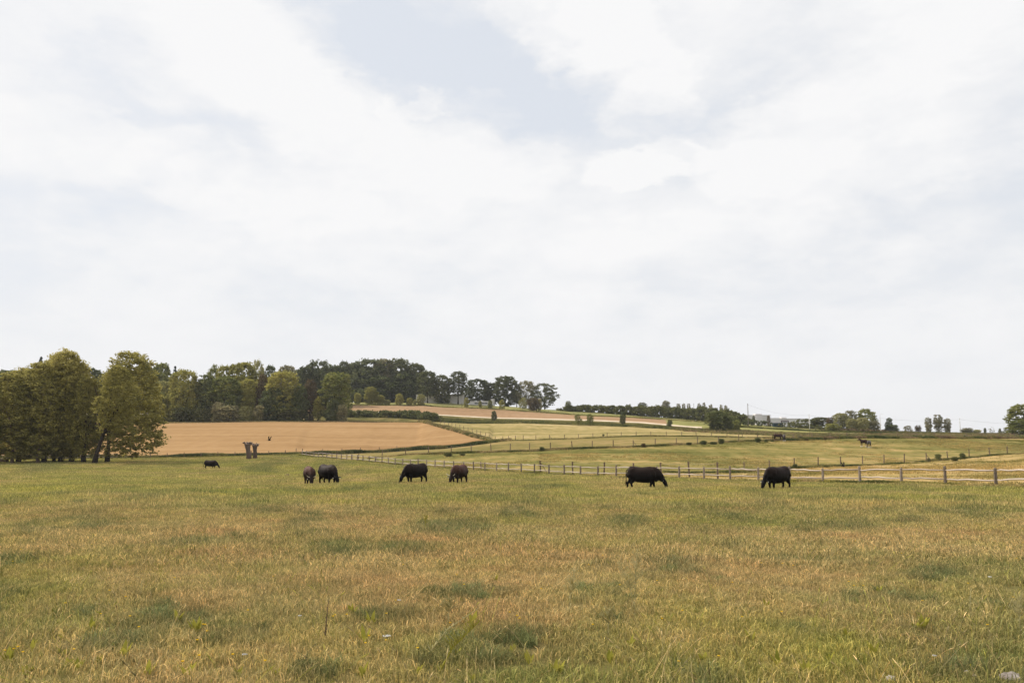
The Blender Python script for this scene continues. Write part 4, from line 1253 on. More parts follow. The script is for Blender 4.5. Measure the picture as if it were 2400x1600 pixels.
# young poplars rising behind the tall hedge
for i, (px, top, w) in enumerate([(1507, 944, 30), (1562, 940, 26), (1592, 947, 14), (1604, 946, 12), (1616, 947, 12), (1641, 946, 12), (1652, 945, 12), (1668, 948, 14), (1692, 950, 12), (1703, 950, 12)]):
    tree('poplar', ['rounded pale tree top rising behind the long hedge', 'highest grey-green tree top behind the long hedge', 'slim grey-green tree top right of the highest one',
                    'second slim tree top right of the highest one', 'third slim tree top right of the highest one', 'slim tree top right of the thin pole behind the hedge', 'pointed tree top left of the hedge\'s lower end',
                    'broader tree top near the hedge\'s lower end', 'left one of the last two slim tree tops behind the hedge', 'last slim tree top where the hedge drops'][i],
         'tree', px, None, top, w, 'oval%d' % (i % 3) if w > 15 else 'birch%d' % (i % 2), 'hedge' if i < 1 else 'grey', .2, Y=462 - i * 3, group='slim tree tops behind the long hedge', limbs=3)
for (px, lb) in ((1768, 'small round tree beside the pole at the grey building'), (1803, 'thin-crowned small tree in front of the grey building')):
    tree('tree', lb, 'tree', px, None, 975, 9, 'oval0' if px < 1800 else 'open0', 'dark' if px < 1800 else 'copper', .1, Y=410, limbs=3)

# ------------------------------------------------------------------ buildings
M_wall = simple_mat('pale_render', (.62, .60, .58), (.76, .73, .71), .6, .9)
M_wall2 = simple_mat('grey_render', (.58, .56, .54), (.72, .69, .67), .6, .9)
M_roof = simple_mat('roof_edge', (.42, .40, .39), (.54, .52, .50), 1.0, .9)
M_glass = simple_mat('dark_glass', (.03, .035, .04), (.07, .08, .09), .5, .25, spec=.5)
M_frame = simple_mat('window_frame', (.50, .48, .46), (.62, .60, .58), 2, .6)
M_teal = simple_mat('teal_box', (.018, .035, .045), (.035, .058, .068), 1.0, .6)


def bld_part(name, root, mat, *boxes):
    mb = MB()
    for b in boxes: mb.box(*b)
    return link(name, mb.build(name), mat, root)


def window(root, x0, x1, z0, z1, mull=1):
    """set into the front wall plane y=0 (front faces -y)"""
    t = .12
    mb = MB(); mb.box(x0, x1, -.06, .02, z1 - t, z1).box(x0, x1, -.06, .02, z0, z0 + t).box(x0, x0 + t, -.06, .02, z0 + t, z1 - t).box(x1 - t, x1, -.06, .02, z0 + t, z1 - t)
    for i in range(1, mull + 1):
        xm = x0 + (x1 - x0) * i / (mull + 1); mb.box(xm - .05, xm + .05, -.055, .02, z0 + t, z1 - t)
    w = link('window', mb.build('window_frame'), M_frame, root)
    link('pane', MB().box(x0 + t, x1 - t, -.035, -.02, z0 + t, z1 - t).build('pane'), M_glass, w)


# white house on the hill: local x metres right of its left corner
pH = at(974, 488)
S = 488 / FPX
h0 = pH.z - .6
house = empty('house', 'long white flat-roofed house under the trees on the hill', 'building', (pH.x, pH.y, h0))
HT = ray(1000, 924)[1] * 488 - h0
LW = (1085 - 974) * S
bld_part('wall', house, M_wall, (0, LW, 0, 9, 0, HT - .25))
bld_part('roof', house, M_roof, (-.25, LW + .25, -.3, 9.3, HT - .247, HT))
bld_part('floor_band', house, M_roof, (6.6, LW * .75, -.12, -.003, HT * .48, HT * .54))
for (x0, x1, z0, z1, m) in [(10.0, 11.2, .58, .86, 1), (13.2, 14.2, .58, .84, 1), (17.3, 19.8, .56, .88, 2), (10.3, 12.6, .18, .34, 1), (17.4, 19.5, .12, .38, 1), (7.4, 8.4, .58, .84, 1), (2.0, 3.2, .58, .84, 1)]:
    window(house, x0, x1, HT * z0, HT * z1, m)
pW = at(1101, 489)
wing = empty('house_wing', 'low white wing with a strip window right of the white house', 'building', (pW.x, pW.y - 1, pW.z - .6))
WT = ray(1110, 939.5)[1] * 489 - (pW.z - .6); WW = (1150 - 1101) * S
bld_part('wall', wing, M_wall, (0, WW, 0, 7, 0, WT - .2)); bld_part('roof', wing, M_roof, (-.2, WW - .01, -.25, 7.2, WT - .197, WT))
window(wing, 2.6, 10.2, .9, 1.9, 3)
tb = MB(); tb.tube([(WW + 1.1, 1.2, 0), (WW + 1.1, 1.2, ray(1155, 934.5)[1] * 489 - (pW.z - .6))], 1.2, 20)
link('round_tower', tb.build('round_tower', False), M_wall, wing)

pB = at(1746, 470)
S2 = 470 / FPX
zb2 = pB.z - 1.0
ind = empty('low_building', 'low grey-white flat-roofed building behind the clipped hedge', 'building', (pB.x, pB.y, zb2))
zz = lambda px, py, Y=470: ray(px, py)[1] * Y - zb2
bx = lambda px: (px - 1746) * S2
bld_part('wall', ind, M_wall2, (bx(1743), bx(1752), 2, 10, -3, zz(1748, 976)), (bx(1752) + .01, bx(1807), 0, 16, -3, zz(1780, 973)))
bld_part('wall', ind, M_wall, (bx(1807) + .01, bx(1832), 1, 15, -4, zz(1815, 979)), (bx(1832) + .01, bx(1898), .6, 14, -5, zz(1860, 981)))
bld_part('roof', ind, M_roof, (bx(1752) - .2, bx(1807) + .2, -.2, 16.2, zz(1780, 973) + .003, zz(1780, 972.2)), (bx(1832) - .1, bx(1898) + .2, .4, 14.2, zz(1860, 981) + .003, zz(1860, 980.4)))
bld_part('rooftop_box', ind, M_wall2, (bx(1776), bx(1791), 3, 8, zz(1780, 972.2) + .003, zz(1783, 969)))
bld_part('rooftop_box', ind, M_wall, (bx(1838), bx(1850), 4, 8, zz(1860, 980.4) + .003, zz(1845, 977)))
bld_part('low_annex', ind, M_wall, (bx(1768), bx(1783), -4, -.01, -3, zz(1775, 980.5)))
wt = MB()
x0, x1 = bx(1832.5), bx(1850); z1 = zz(1840, 984.6); z0 = zz(1840, 991)
wn_ = link('window', MB().box(x0, x1, .48, .597, z1 - .35, z1).box(x0, x0 + .15, .48, .597, z0, z1 - .353).box(x1 - .15, x1, .48, .597, z0, z1 - .353).build('window_frame'), simple_mat('maroon_frame', (.06, .025, .025), (.12, .05, .05), 2, .6), ind)
link('pane', MB().box(x0 + .15, x1 - .15, .55, .59, z0, z1 - .353).build('pane'), M_glass, wn_)
for i in range(5):
    xm = x0 + (x1 - x0) * (i + 1) / 6
    link('mullion', MB().box(xm - .12, xm + .12, .50, .548, z0, z1 - .353).build('mullion'), M_wall, ind)
# dark teal box
pT = at(1815, 379)
tbx = empty('storage_container', 'dark teal container at the end of the clipped hedge', 'container', (pT.x, pT.y, pT.z - .05))
wT = 21 * 379 / FPX
bld_part('body', tbx, M_teal, (0, wT, 0, 2.2, 0, 1.75))
bld_part('lid', tbx, M_teal, (-.08, wT + .08, -.1, 2.3, 1.753, 1.86))
# low trough at the left edge
pR = hit(-12, 1084)
tro = empty('water_trough', 'long dark brown trough under the plane trees at the left edge', 'trough', pR)
bld_part('body', tro, M_oldwood, (-2.4, 2.4, -.5, .5, .15, .62)); bld_part('rim', tro, M_wood, (-2.5, 2.5, -.58, .58, .623, .72))
for sx in (-1.8, 1.8): bld_part('leg', tro, M_oldwood, (sx - .1, sx + .1, -.4, .4, -.1, .148))

# ------------------------------------------------------------------ poles and wires
M_pole = simple_mat('pole_wood', (.10, .085, .075), (.22, .19, .17), 2, .9)
M_conc = simple_mat('concrete_pole', (.50, .48, .46), (.68, .66, .64), 2, .9)
M_wire = simple_mat('line_wire', (.20, .20, .21), (.30, .30, .31), 2, .6)
M_metal = simple_mat('fence_wire', (.25, .24, .23), (.42, .40, .38), 2, .5)
tops = []
for (px, top, Y, mat, r0, lb, cat) in [(1755, 945, 372, M_pole, .20, 'tall dark wooden pole left of the grey building', 'pole'), (1898.5, 970, 350, M_conc, .19, 'pale pole at the right end of the grey building', 'pole'),
                                      (2065, 976, 340, M_conc, .17, 'pale street light with a curved arm beside the dome-shaped tree', 'street light'), (2252, 979, 340, M_conc, .15, 'slim grey pole right of the birches', 'pole'),
                                      (1628, 945, 470, M_pole, .14, 'thin dark pole standing behind the long hedge', 'pole'), (2460, 985, 345, M_conc, .16, 'pole beyond the right edge carrying the wire on', 'pole')]:
    if px == 2460: continue
    b = at(px, Y, -.3); zt = ray(px, top)[1] * Y
    root = empty('street_light' if 'street' in cat else 'utility_pole', lb, cat, b)
    hh = zt - b.z
    link('pole', MB().tube([(0, 0, 0), (0, 0, hh)], [r0, r0 * .62], 8).build('pole', True), mat, root)
    if 'street' in cat:
        link('arm', MB().tube([(0, 0, hh - .05), (.05, 0, hh + .55), (.35, 0, hh + 1.0), (.75, 0, hh + 1.12)], .045, 6).build('arm'), mat, root)
        link('lamp_head', MB().box(.7, 1.25, -.12, .12, hh + 1.02, hh + 1.14).build('lamp_head'), M_conc, root)
    link('insulator', MB().tube([(-.22, 0, hh - .5), (.22, 0, hh - .5)], .06, 6).build('insulator'), mat, root)
    if px != 1628: tops.append(Vector((b.x, b.y, zt - .5)))
a2, e2 = ray(2440, 990); tops.append(Vector((a2 * 340, 340, e2 * 340)))
wl = ['overhead wire from the tall dark pole to the pale pole', 'overhead wire from the pale pole to the street light', 'overhead wire from the street light to the slim grey pole', 'overhead wire running from the slim grey pole off to the right']
for i in range(len(tops) - 1):
    p, q = tops[i], tops[i + 1]
    pts = []
    for k in range(13):
        t = k / 12; v = p.lerp(q, t); v.z -= 4 * (0.9 if i else 1.4) * t * (1 - t); pts.append(v - p)
    o = link('overhead_wire', MB().tube(pts, .022, 5).build('overhead_wire'), M_wire, None, p)
    tag(o, wl[i], 'wire', 'overhead wires')

# ------------------------------------------------------------------ fences
def rot_to(v): return (0, -math.asin(max(-1, min(1, v.z / v.length))), math.atan2(v.y, v.x))


RAILS = []
for i in range(7):
    r = random.Random(60 + i)
    pts = [(t, (r.uniform(-.02, .02) if 0 < t < 1 else 0), (r.uniform(-.045, .045) if 0 < t < 1 else 0)) for t in (0, .15, .35, .55, .75, .9, 1)]
    RAILS.append(MB().tube(pts, [(.028, .034), (.032, .046), (.034, .050), (.034, .052), (.033, .048), (.030, .042), (.026, .032)], 7).build('rail', True))
POSTS = []
for i in range(4):
    r = random.Random(80 + i)
    mb = MB(); w = .092
    mb.tube([(0, 0, -.3), (r.uniform(-.01, .01), 0, .5), (0, 0, 1.14), (0, 0, 1.19)], [w * 1.15, w * 1.08, w, w * .7], 6)
    POSTS.append(mb.build('post'))

P0 = hit(2327, 1143); P1 = None
lp = []   # line of the rail fence, 3.35 m bays
linex = lambda Y: 29.9 - .54 * (Y - 53)
s_len = math.hypot(1, .54)
Y = 53.2 - 3.35 / s_len * 4
ys_ = []
while Y < 199:
    ys_.append(Y); Y += 3.35 / s_len
fence = empty('rail_fence', 'two-rail weathered wooden fence running from the right edge into the distance behind the cattle', 'fence', (linex(53), 53, g1(linex(53), 53)))
fo = fence.location
fr = random.Random(3)
prev = None
for i, Y in enumerate(ys_):
    x = linex(Y) + fr.uniform(-.04, .04); z = g1(x, Y)
    hs = fr.uniform(.95, 1.07)
    o = link('post', POSTS[i % 4], M_wood, fence, (x - fo.x, Y - fo.y, z - fo.z), (fr.uniform(-.02, .02), fr.uniform(-.03, .03), fr.random() * 3), (1, 1, hs))
    cur = Vector((x, Y, z))
    if prev is not None:
        for hgt in (1.0, .42):
            a = prev + Vector((0, 0, hgt + fr.uniform(-.035, .035))); b = cur + Vector((0, 0, hgt + fr.uniform(-.035, .035)))
            d = b - a
            link('rail', RAILS[fr.randrange(7)], M_rail, fence, a - fo, rot_to(d), (d.length, 1, fr.uniform(.9, 1.15)))
    prev = cur
# braced end posts close behind the rail fence
WP = MB().tube([(0, 0, -.3), (0, 0, 1.0)], [.085, .078], 7).build('post')
BRC = MB().tube([(0, 0, .95), (.75, -.1, 0)], [.04, .04], 6).build('brace')


def wire_fence(name, label, pts, mat, hgt=1.35, braces=(), wires=(.45, .85, 1.2), lean=.05, seed=1, insul=False):
    """pts list of world ground points"""
    r = random.Random(seed)
    root = empty(name, label, 'fence', pts[0]); o0 = pts[0]
    for i, p in enumerate(pts):
        link('post', WP, mat, root, p - o0, (r.uniform(-lean, lean), r.uniform(-lean, lean) * 1.4, r.random()), (1, 1, hgt * r.uniform(.94, 1.06)))
        if i in braces: link('brace', BRC, mat, root, p - o0, (0, 0, 0), (1.1, 1, hgt * .85))
        if insul: link('insulator', INS, M_oldwood, root, p - o0 + Vector((.0, 0, hgt * .95)))
    for w in wires:
        v = [(p - o0) + Vector((0, 0, w * hgt / 1.35)) for p in pts]
        link('wire', MB().tube(v, .0045, 4).build('wire'), M_metal, root)
    return root


INS = MB().tube([(-.09, 0, 0), (.13, 0, 0)], .022, 5).build('insulator')


def gpts(lst):
    """(px, Y) -> ground points"""
    return [at(px, Y) for px, Y in lst]


cB = dict(crv(IB, 1300, 3000, 0, 400))
def Yk(kidx, px):
    a, _ = ray(px, 1030); Y = 200.0
    for _ in range(14): Y = float(np.interp(a * Y / (Y + B0), BG, KY[kidx]))
    return Y


Bpx = [2560, 2500, 2448, 2402, 2358.5, 2318, 2269, 2219, 2168, 2116.5, 2069, 2019, 1968, 1915, 1859, 1801, 1742]
wire_fence('wire_fence', 'near wire fence of wooden posts with insulators crossing the paddock on the right', gpts([(p, Yk(IB, p)) for p in Bpx]), M_post, 1.45, braces=(8,), insul=True, seed=2)
wire_fence('wire_fence', 'wire fence of taller posts standing close behind the rail fence', gpts([(1680, Yk(IA, 1680) + 1.2), (1614, Yk(IA, 1614) + 1.2), (1548, Yk(IA, 1548) + 1.1), (1483, Yk(IA, 1483) + 1.1), (1414.5, Yk(IA, 1414.5) + 1.0), (1342, Yk(IA, 1342) + 1.), (1267, Yk(IA, 1267) + 1.0)]), M_post, 1.55, braces=(6,), insul=True, seed=3)
wire_fence('wire_fence', 'short run of low posts behind the far part of the rail fence', gpts([(1128, Yk(IA, 1128) + 1.), (981, Yk(IA, 981) + 1.), (882, Yk(IA, 882) + 1.), (825, Yk(IA, 825) + 1.)]), M_oldwood, 1.2, braces=(2,), seed=4)
Cpx = [790, 841, 896, 951, 1005, 1058, 1105, 1151, 1195.5, 1241, 1290, 1341, 1388, 1437, 1484, 1535, 1585, 1634.5, 1683, 1731, 1775, 1817, 1860, 1904, 1945, 1985, 2025]
wire_fence('wire_fence', 'middle wire fence of dark posts from behind the rail fence to the horses', gpts([(p, Yk(IC, p)) for p in Cpx]), M_oldwood, 1.45, braces=(14,), seed=5)
Dpx = [1191.6, 1208, 1226, 1256, 1288, 1323, 1356, 1390, 1423, 1456, 1491, 1526, 1562, 1598, 1632, 1668, 1704, 1740]
wire_fence('wire_fence', 'far wire fence of dark posts along the front of the mown field', gpts([(p, Yk(ID, p)) for p in Dpx]), M_oldwood, 1.35, braces=(4,), seed=6)
Lp = [(1179, 237), (1161, 243), (1148, 250), (1138, 256), (1126, 262), (1117.5, 268), (1107, 274), (1097, 281), (1087, 288), (1077.5, 295), (1068, 303), (1059, 311), (1051, 319), (1041, 328), (1032, 337)]
wire_fence('wire_fence', 'wire fence climbing the slope along the right edge of the tan field', gpts(Lp), M_oldwood, 1.35, seed=7)
wire_fence('wire_fence', 'low wire fence between the pasture and the tan field on the left', gpts([(p, Yk(IA, p) + .4) for p in np.arange(-120, 720, 39.5)]), M_wood, 1.15, seed=8)
wire_fence('wire_fence', 'post row along the weeds at the lower edge of the tan field', gpts([(p, Yk(ID, p) - 1.5) for p in (695, 710, 757, 802, 846, 889, 931)]), M_oldwood, 1.35, seed=9)
wire_fence('wire_fence', 'sparse wire fence in front of the overhead line on the far right', gpts([(p, Yk(ID, p) + 2) for p in (2064, 2105, 2150, 2190, 2228, 2265, 2302, 2340, 2378, 2420)]), M_oldwood, 1.4, seed=10)
wire_fence('wire_fence', 'line of thin posts above the fallow field', gpts([(p, Yk(IG, p) + 4) for p in np.arange(1205, 1560, 20)]), M_oldwood, 1.2, seed=11)

# rails of the left fence behind the plane trees
lf = empty('rail_fence', 'old two-rail fence behind the plane trees on the left', 'fence', at(-40, Yk(IA, -40) - 1))
pv = None
for px in np.arange(-40, 345, 33):
    p = at(px, Yk(IA, px) - 1)
    link('post', POSTS[0], M_oldwood, lf, p - lf.location)
    if pv is not None:
        for h_ in (1.0, .45):
            d = p - pv; link('rail', RAILS[int(px) % 7], M_oldwood, lf, pv - lf.location + Vector((0, 0, h_)), rot_to(d), (d.length, 1, 1))
    pv = p

# ------------------------------------------------------------------ pollard willows
M_poll = simple_mat('pollard_bark', (.060, .044, .036), (.185, .135, .110), 3.0, .95, (2, 2, .5))
M_cut = simple_mat('cut_wood', (.30, .22, .17), (.50, .38, .30), 6.0, .9)
for (px, py, top, w, ln, lb, seed) in [(582, 1076, 1034, 12.5, .24, 'left of the two pollard willows, thick trunk under a knobbly cut head', 1), (597, 1075, 1038, 10.5, .05, 'right of the two pollard willows, leaning with a smaller cut head', 2)]:
    b = hit(px, py); Yp = b.y; H = ray(px, top)[1] * Yp - b.z; r0 = w * Yp / FPX / 2
    root = empty('pollard_willow', lb, 'tree', b, 'pollard willows')
    r = random.Random(seed)
    hx = -ln
    link('trunk', MB().tube([(0.15 * (seed == 1), 0, -.2), (0.08, 0, H * .25), (hx * .5, 0, H * .55), (hx, 0, H * .74), (hx * 1.1, 0, H * .84)], [r0 * 1.05, r0 * .9, r0 * .82, r0 * 1.05, r0 * .9], 12).build('trunk', True), M_poll, root)
    link('head', MB().tube([(hx, 0, H * .74), (hx * 1.05, 0, H * .80), (hx * 1.1, 0, H * .88), (hx * 1.1, 0, H * .93)], [r0 * .95, r0 * 1.18, r0 * 1.2, r0 * .6], 11).build('head', True), M_poll, root)
    for k in range(14):
        a = k * 2.4 + r.random(); rr0 = r0 * (.9 + .7 * r.random()); el = .80 + .12 * r.random()
        p0 = Vector((hx + math.cos(a) * r0 * .7, math.sin(a) * r0 * .7, H * el)); p1 = Vector((hx + math.cos(a) * rr0 * 1.15, math.sin(a) * rr0, H * min(1.0, el + .02 + .08 * r.random())))
        kb = link('branch_stub', MB().tube([p0, (p0 + p1) / 2, p1], [.13, .11, .15], 7).build('branch_stub', True), M_poll, root)
        d = (p1 - p0).normalized()
        link('cut_face', MB().tube([p1, p1 + d * .05], [.152, .13], 8).build('cut_face'), M_cut, kb)

# ------------------------------------------------------------------ animals
def remeshed(name, mb, voxel=.03, smooth=6):
    me = mb.build(name)
    o = bpy.data.objects.new('tmp', me); COL.objects.link(o)
    md = o.modifiers.new('r', 'REMESH'); md.mode = 'VOXEL'; md.voxel_size = voxel; md.use_smooth_shade = True
    sm = o.modifiers.new('s', 'SMOOTH'); sm.factor = .6; sm.iterations = smooth
    dg = bpy.context.evaluated_depsgraph_get(); dg.update()
    out = bpy.data.meshes.new_from_object(o.evaluated_get(dg))
    bpy.data.objects.remove(o); out.name = name
    return out


def coat_mat(name, top, side):
    """coat with lighter, browner back and darker flanks"""
    m, t = new_mat(name)
    tcn = t.nodes.new('ShaderNodeTexCoord'); sp_ = t.nodes.new('ShaderNodeSeparateXYZ'); t.links.new(tcn.outputs['Object'], sp_.inputs[0])
    n = t_noise(t, tcn.outputs['Object'], 5.0, 5, .65)
    k = t.nodes.new('ShaderNodeMath'); k.operation = 'MULTIPLY_ADD'; t.links.new(n, k.inputs[0]); k.inputs[1].default_value = .45; t.links.new(sp_.outputs[2], k.inputs[2])
    col = t_ramp(t, k.outputs[0], [(.75, side), (1.0, tuple((a + b) / 2 for a, b in zip(top, side))), (1.0, top)] if False else [(.9, side), (1.0, tuple((a * .5 + b * .5) for a, b in zip(top, side)))])
    mr = t.nodes.new('ShaderNodeMapRange'); mr.inputs['From Min'].default_value = 1.0; mr.inputs['From Max'].default_value = 1.65
    t.links.new(k.outputs[0], mr.inputs['Value'])
    col = t_mix(t, mr.outputs[0], side, top)
    p = t.nodes.new('ShaderNodeBsdfPrincipled'); p.inputs['Roughness'].default_value = .6; p.inputs['Specular IOR Level'].default_value = .07
    bm = t.nodes.new('ShaderNodeBump'); bm.inputs['Strength'].default_value = .6; bm.inputs['Distance'].default_value = .03
    t.links.new(t_noise(t, tcn.outputs['Object'], 16, 6, .75), bm.inputs['Height']); t.links.new(bm.outputs[0], p.inputs['Normal'])
    t.links.new(col, p.inputs['Base Color']); o = t.nodes.new('ShaderNodeOutputMaterial'); t.links.new(p.outputs[0], o.inputs[0])
    return m


def cow_mesh(name, step=.0, head_turn=0.0, belly=1.0, neck_low=0.0):
    mb = MB()
    # trunk: rounded rump, deep belly, withers
    mb.tube([(-.86, 0, 1.10), (-.80, 0, 1.08), (-.62, 0, 1.02), (-.35, 0, .92), (0, 0, .885), (.30, 0, .885), (.55, 0, .925), (.74, 0, .98), (.90, 0, .95), (1.0, 0, .93)],
            [(.15, .22), (.26, .34), (.32, .40), (.39 * belly, .43), (.43 * belly, .455), (.42 * belly, .46), (.32, .44), (.25, .40), (.19, .31), (.12, .20)], 18)
    mb.tube([(-.72, 0, 1.28), (-.45, 0, 1.30), (0, 0, 1.28), (.45, 0, 1.31), (.68, 0, 1.30)], [(.10, .07), (.15, .08), (.13, .06), (.13, .08), (.08, .06)], 10)
    ht = head_turn
    # neck and head, grazing
    mb.tube([(.60, 0, 1.04), (.86, ht * .06, .95), (1.06, ht * .22, .76), (1.20, ht * .38, .58 - neck_low)], [(.24, .36), (.19, .30), (.14, .22), (.105, .15)], 14)
    hx, hy = 1.25, ht * .42
    mb.tube([(hx - .09, hy - ht * .02, .66 - neck_low), (hx - .02, hy, .58 - neck_low), (hx + .05, hy + ht * .05, .46 - neck_low), (hx + .11, hy + ht * .09, .32), (hx + .16, hy + ht * .12, .20), (hx + .19, hy + ht * .14, .11), (hx + .20, hy + ht * .15, .05)],
            [(.095, .07), (.125, .115), (.120, .130), (.092, .105), (.085, .085), (.092, .080), (.065, .045)], 14)
    for sy in (-1, 1):      # ears held out sideways
        mb.tube([(hx - .05, hy + sy * .09, .61 - neck_low), (hx - .08, hy + sy * .19, .62 - neck_low), (hx - .10, hy + sy * .29, .60 - neck_low), (hx - .10, hy + sy * .35, .57 - neck_low)], [(.035, .035), (.032, .070), (.030, .065), (.02, .02)], 10)
        # cheek, shoulder, hip bone, thigh
        mb.tube([(hx + .0, hy + sy * .05, .50 - neck_low), (hx + .06, hy + sy * .055, .36)], [(.075, .085), (.05, .06)], 8)
        mb.tube([(.50, sy * .22, 1.20), (.60, sy * .26, .98), (.64, sy * .22, .74)], [(.06, .12), (.10, .17), (.07, .12)], 10)
        mb.tube([(-.52, sy * .20, 1.26), (-.58, sy * .26, 1.18)], [(.07, .08), (.05, .06)], 8)
        mb.tube([(-.72, sy * .16, 1.16), (-.66, sy * .24, .92), (-.58, sy * .21, .70)], [(.08, .14), (.11, .22), (.08, .14)], 10)
    # legs
    for k, sy in enumerate((-1, 1)):
        f = step * (1 if k else -1)
        mb.tube([(.58, sy * .15, .82), (.58 + f * .2, sy * .17, .56), (.57 + f * .6, sy * .165, .40), (.56 + f * .85, sy * .165, .20), (.56 + f, sy * .165, .08), (.59 + f, sy * .165, -.02)],
                [(.12, .17), (.09, .12), (.07, .08), (.055, .058), (.058, .062), (.07, .08)], 10)
        g = -step * (1 if k else -1)
        mb.tube([(-.60, sy * .16, .95), (-.56 + g * .2, sy * .19, .70), (-.66 + g * .5, sy * .185, .52), (-.76 + g * .7, sy * .18, .40), (-.73 + g, sy * .18, .20), (-.71 + g, sy * .18, .08), (-.67 + g, sy * .18, -.02)],
                [(.15, .26), (.13, .21), (.085, .12), (.062, .078), (.052, .06), (.058, .062), (.07, .08)], 10)
    # udder / brisket
    mb.tube([(-.42, 0, .60), (-.25, 0, .52), (-.12, 0, .58)], [(.08, .06), (.12, .08), (.07, .05)], 8)
    mb.tube([(.62, 0, .70), (.80, 0, .58), (.93, 0, .66)], [(.08, .08), (.10, .11), (.06, .08)], 8)
    return remeshed(name, mb, .024, 3)


M_black = coat_mat('black_coat', (.032, .019, .014), (.005, .0048, .005))
M_brown = coat_mat('brown_coat', (.11, .050, .036), (.020, .013, .011))
M_horn = simple_mat('horn', (.50, .43, .32), (.80, .74, .62), 6, .5)
M_darkhorn = simple_mat('dark_horn', (.04, .032, .028), (.09, .07, .06), 6, .5)
M_tag = simple_mat('ear_tag', (.55, .55, .50), (.70, .70, .62), 6, .5)
CW = [cow_mesh('body', .05), cow_mesh('body', .14, .25), cow_mesh('body', .09, -.35)]
TAIL = MB().tube([(-.84, 0, 1.22), (-.93, 0, 1.12), (-.95, 0, .85), (-.94, .02, .60), (-.95, .03, .45), (-.97, .03, .28)], [.035, .028, .022, .022, .045, .012], 7).build('tail', True)
TAIL2 = MB().tube([(-.84, 0, 1.22), (-.93, .02, 1.12), (-1.0, .10, .85), (-1.08, .18, .62), (-1.14, .22, .48), (-1.20, .24, .34)], [.035, .028, .022, .022, .045, .012], 7).build('tail', True)


def cow(label, px, py, Y, head, scale, mesh_i, mat, horn='none', turn=0.0, tail=0, hgt=None):
    b = at(px, Y)
    root = empty('cow', label, 'cow', b, 'grazing cattle', head)
    root.scale = (scale, scale, scale); root.location.z -= .09
    link('body', CW[mesh_i], mat, root).material_slots[0].link = 'OBJECT'
    root.children[0].material_slots[0].material = mat
    hx, hy = 1.25, (0, .25, -.35)[mesh_i] * .42
    link('tail', (TAIL, TAIL2)[tail], M_black, root)
    if horn != 'none':
        L_ = {'white': 1.0, 'small': .55, 'dark': .8}[horn]
        for sy in (-1, 1):
            pts = [(hx - .06, hy + sy * .07, .66), (hx - .04, hy + sy * (.07 + .10 * L_), .70), (hx + .02, hy + sy * (.07 + .20 * L_), .73 + .02 * L_), (hx + .06, hy + sy * (.07 + .25 * L_), .73 + .10 * L_)]
            link('horn', MB().tube(pts, [.030, .026, .018, .006], 7).build('horn', True), M_horn if horn == 'white' else M_darkhorn, root)
    for sy in (-1, 1):
        link('ear_tag', MB().box(hx - .065, hx - .055, hy + sy * .25 - .022, hy + sy * .25 + .022, .53, .585).build('ear_tag'), M_tag, root)
        link('eye', MB().tube([(hx + .09, hy + sy * .112, .46), (hx + .06, hy + sy * .125, .455)], [.02, .015], 6).build('eye'), M_darkhorn, root)
    return root


cow('black cow seen from the side, grazing in front of the rail fence', 1504, 1138, 56.5, R(-6), 1.12, 1, M_black, 'small', tail=0)
cow('black bulky cow facing left, rightmost of the herd, near the rail fence', 1820, 1148, 53.0, R(216), 1.09, 0, M_black, 'none')
cow('black cow facing right, grazing close beside the brown one', 770, 1130, 62.5, R(-50), 1.12, 0, M_black, 'none', tail=1)
cow('brown cow with short white horns facing the camera, left of a black one', 727, 1133, 62.0, R(-70), 1.03, 0, M_brown, 'white')
cow('black hornless cow facing left, alone in the middle of the herd', 976, 1132, 63.0, R(230), 1.10, 0, M_black, 'dark')
cow('dark brown cow with upturned white horns facing the camera', 1077, 1131, 64.0, R(247), 1.08, 0, M_brown, 'white')
cow('small distant black cow grazing alone left of the pollard willows', 495, 1097, 130.0, R(-4), 1.0, 1, M_black, 'none', tail=1)


def horse_mesh(name, grazing=True):
    mb = MB()
    mb.tube([(-.80, 0, 1.22), (-.68, 0, 1.20), (-.40, 0, 1.16), (0, 0, 1.12), (.35, 0, 1.13), (.60, 0, 1.18), (.78, 0, 1.15)],
            [(.10, .12), (.22, .28), (.28, .34), (.29, .33), (.27, .35), (.20, .33), (.10, .18)], 14)
    if grazing:
        mb.tube([(.60, 0, 1.25), (.88, 0, 1.02), (1.10, 0, .72), (1.20, 0, .50)], [(.14, .24), (.11, .18), (.09, .14), (.08, .11)], 12)
        mb.tube([(1.18, 0, .55), (1.24, 0, .38), (1.28, 0, .18), (1.28, 0, .06)], [(.09, .12), (.085, .12), (.06, .08), (.05, .05)], 10)
        hx, hz = 1.16, .60
    else:
        mb.tube([(.60, 0, 1.28), (.85, 0, 1.38), (1.05, 0, 1.50), (1.15, 0, 1.56)], [(.14, .24), (.11, .18), (.09, .13), (.08, .10)], 12)
        mb.tube([(1.12, 0, 1.55), (1.28, 0, 1.47), (1.45, 0, 1.34), (1.56, 0, 1.25)], [(.09, .11), (.085, .11), (.06, .075), (.05, .05)], 10)
        hx, hz = 1.13, 1.62
    for sy in (-1, 1):
        mb.tube([(hx, sy * .05, hz), (hx, sy * .07, hz + .12)], [.035, .01], 6)
        mb.tube([(.55, sy * .14, 1.0), (.55, sy * .15, .72), (.55, sy * .15, .48), (.55, sy * .15, .22), (.58, sy * .15, 0)], [(.09, .13), (.07, .09), (.055, .06), (.045, .05), (.075, .085)], 9)
        mb.tube([(-.58, sy * .14, 1.12), (-.55, sy * .17, .85), (-.66, sy * .16, .58), (-.68, sy * .16, .30), (-.64, sy * .16, 0)], [(.12, .22), (.10, .17), (.055, .075), (.045, .055), (.075, .085)], 9)
    return remeshed(name, mb, .035, 4)


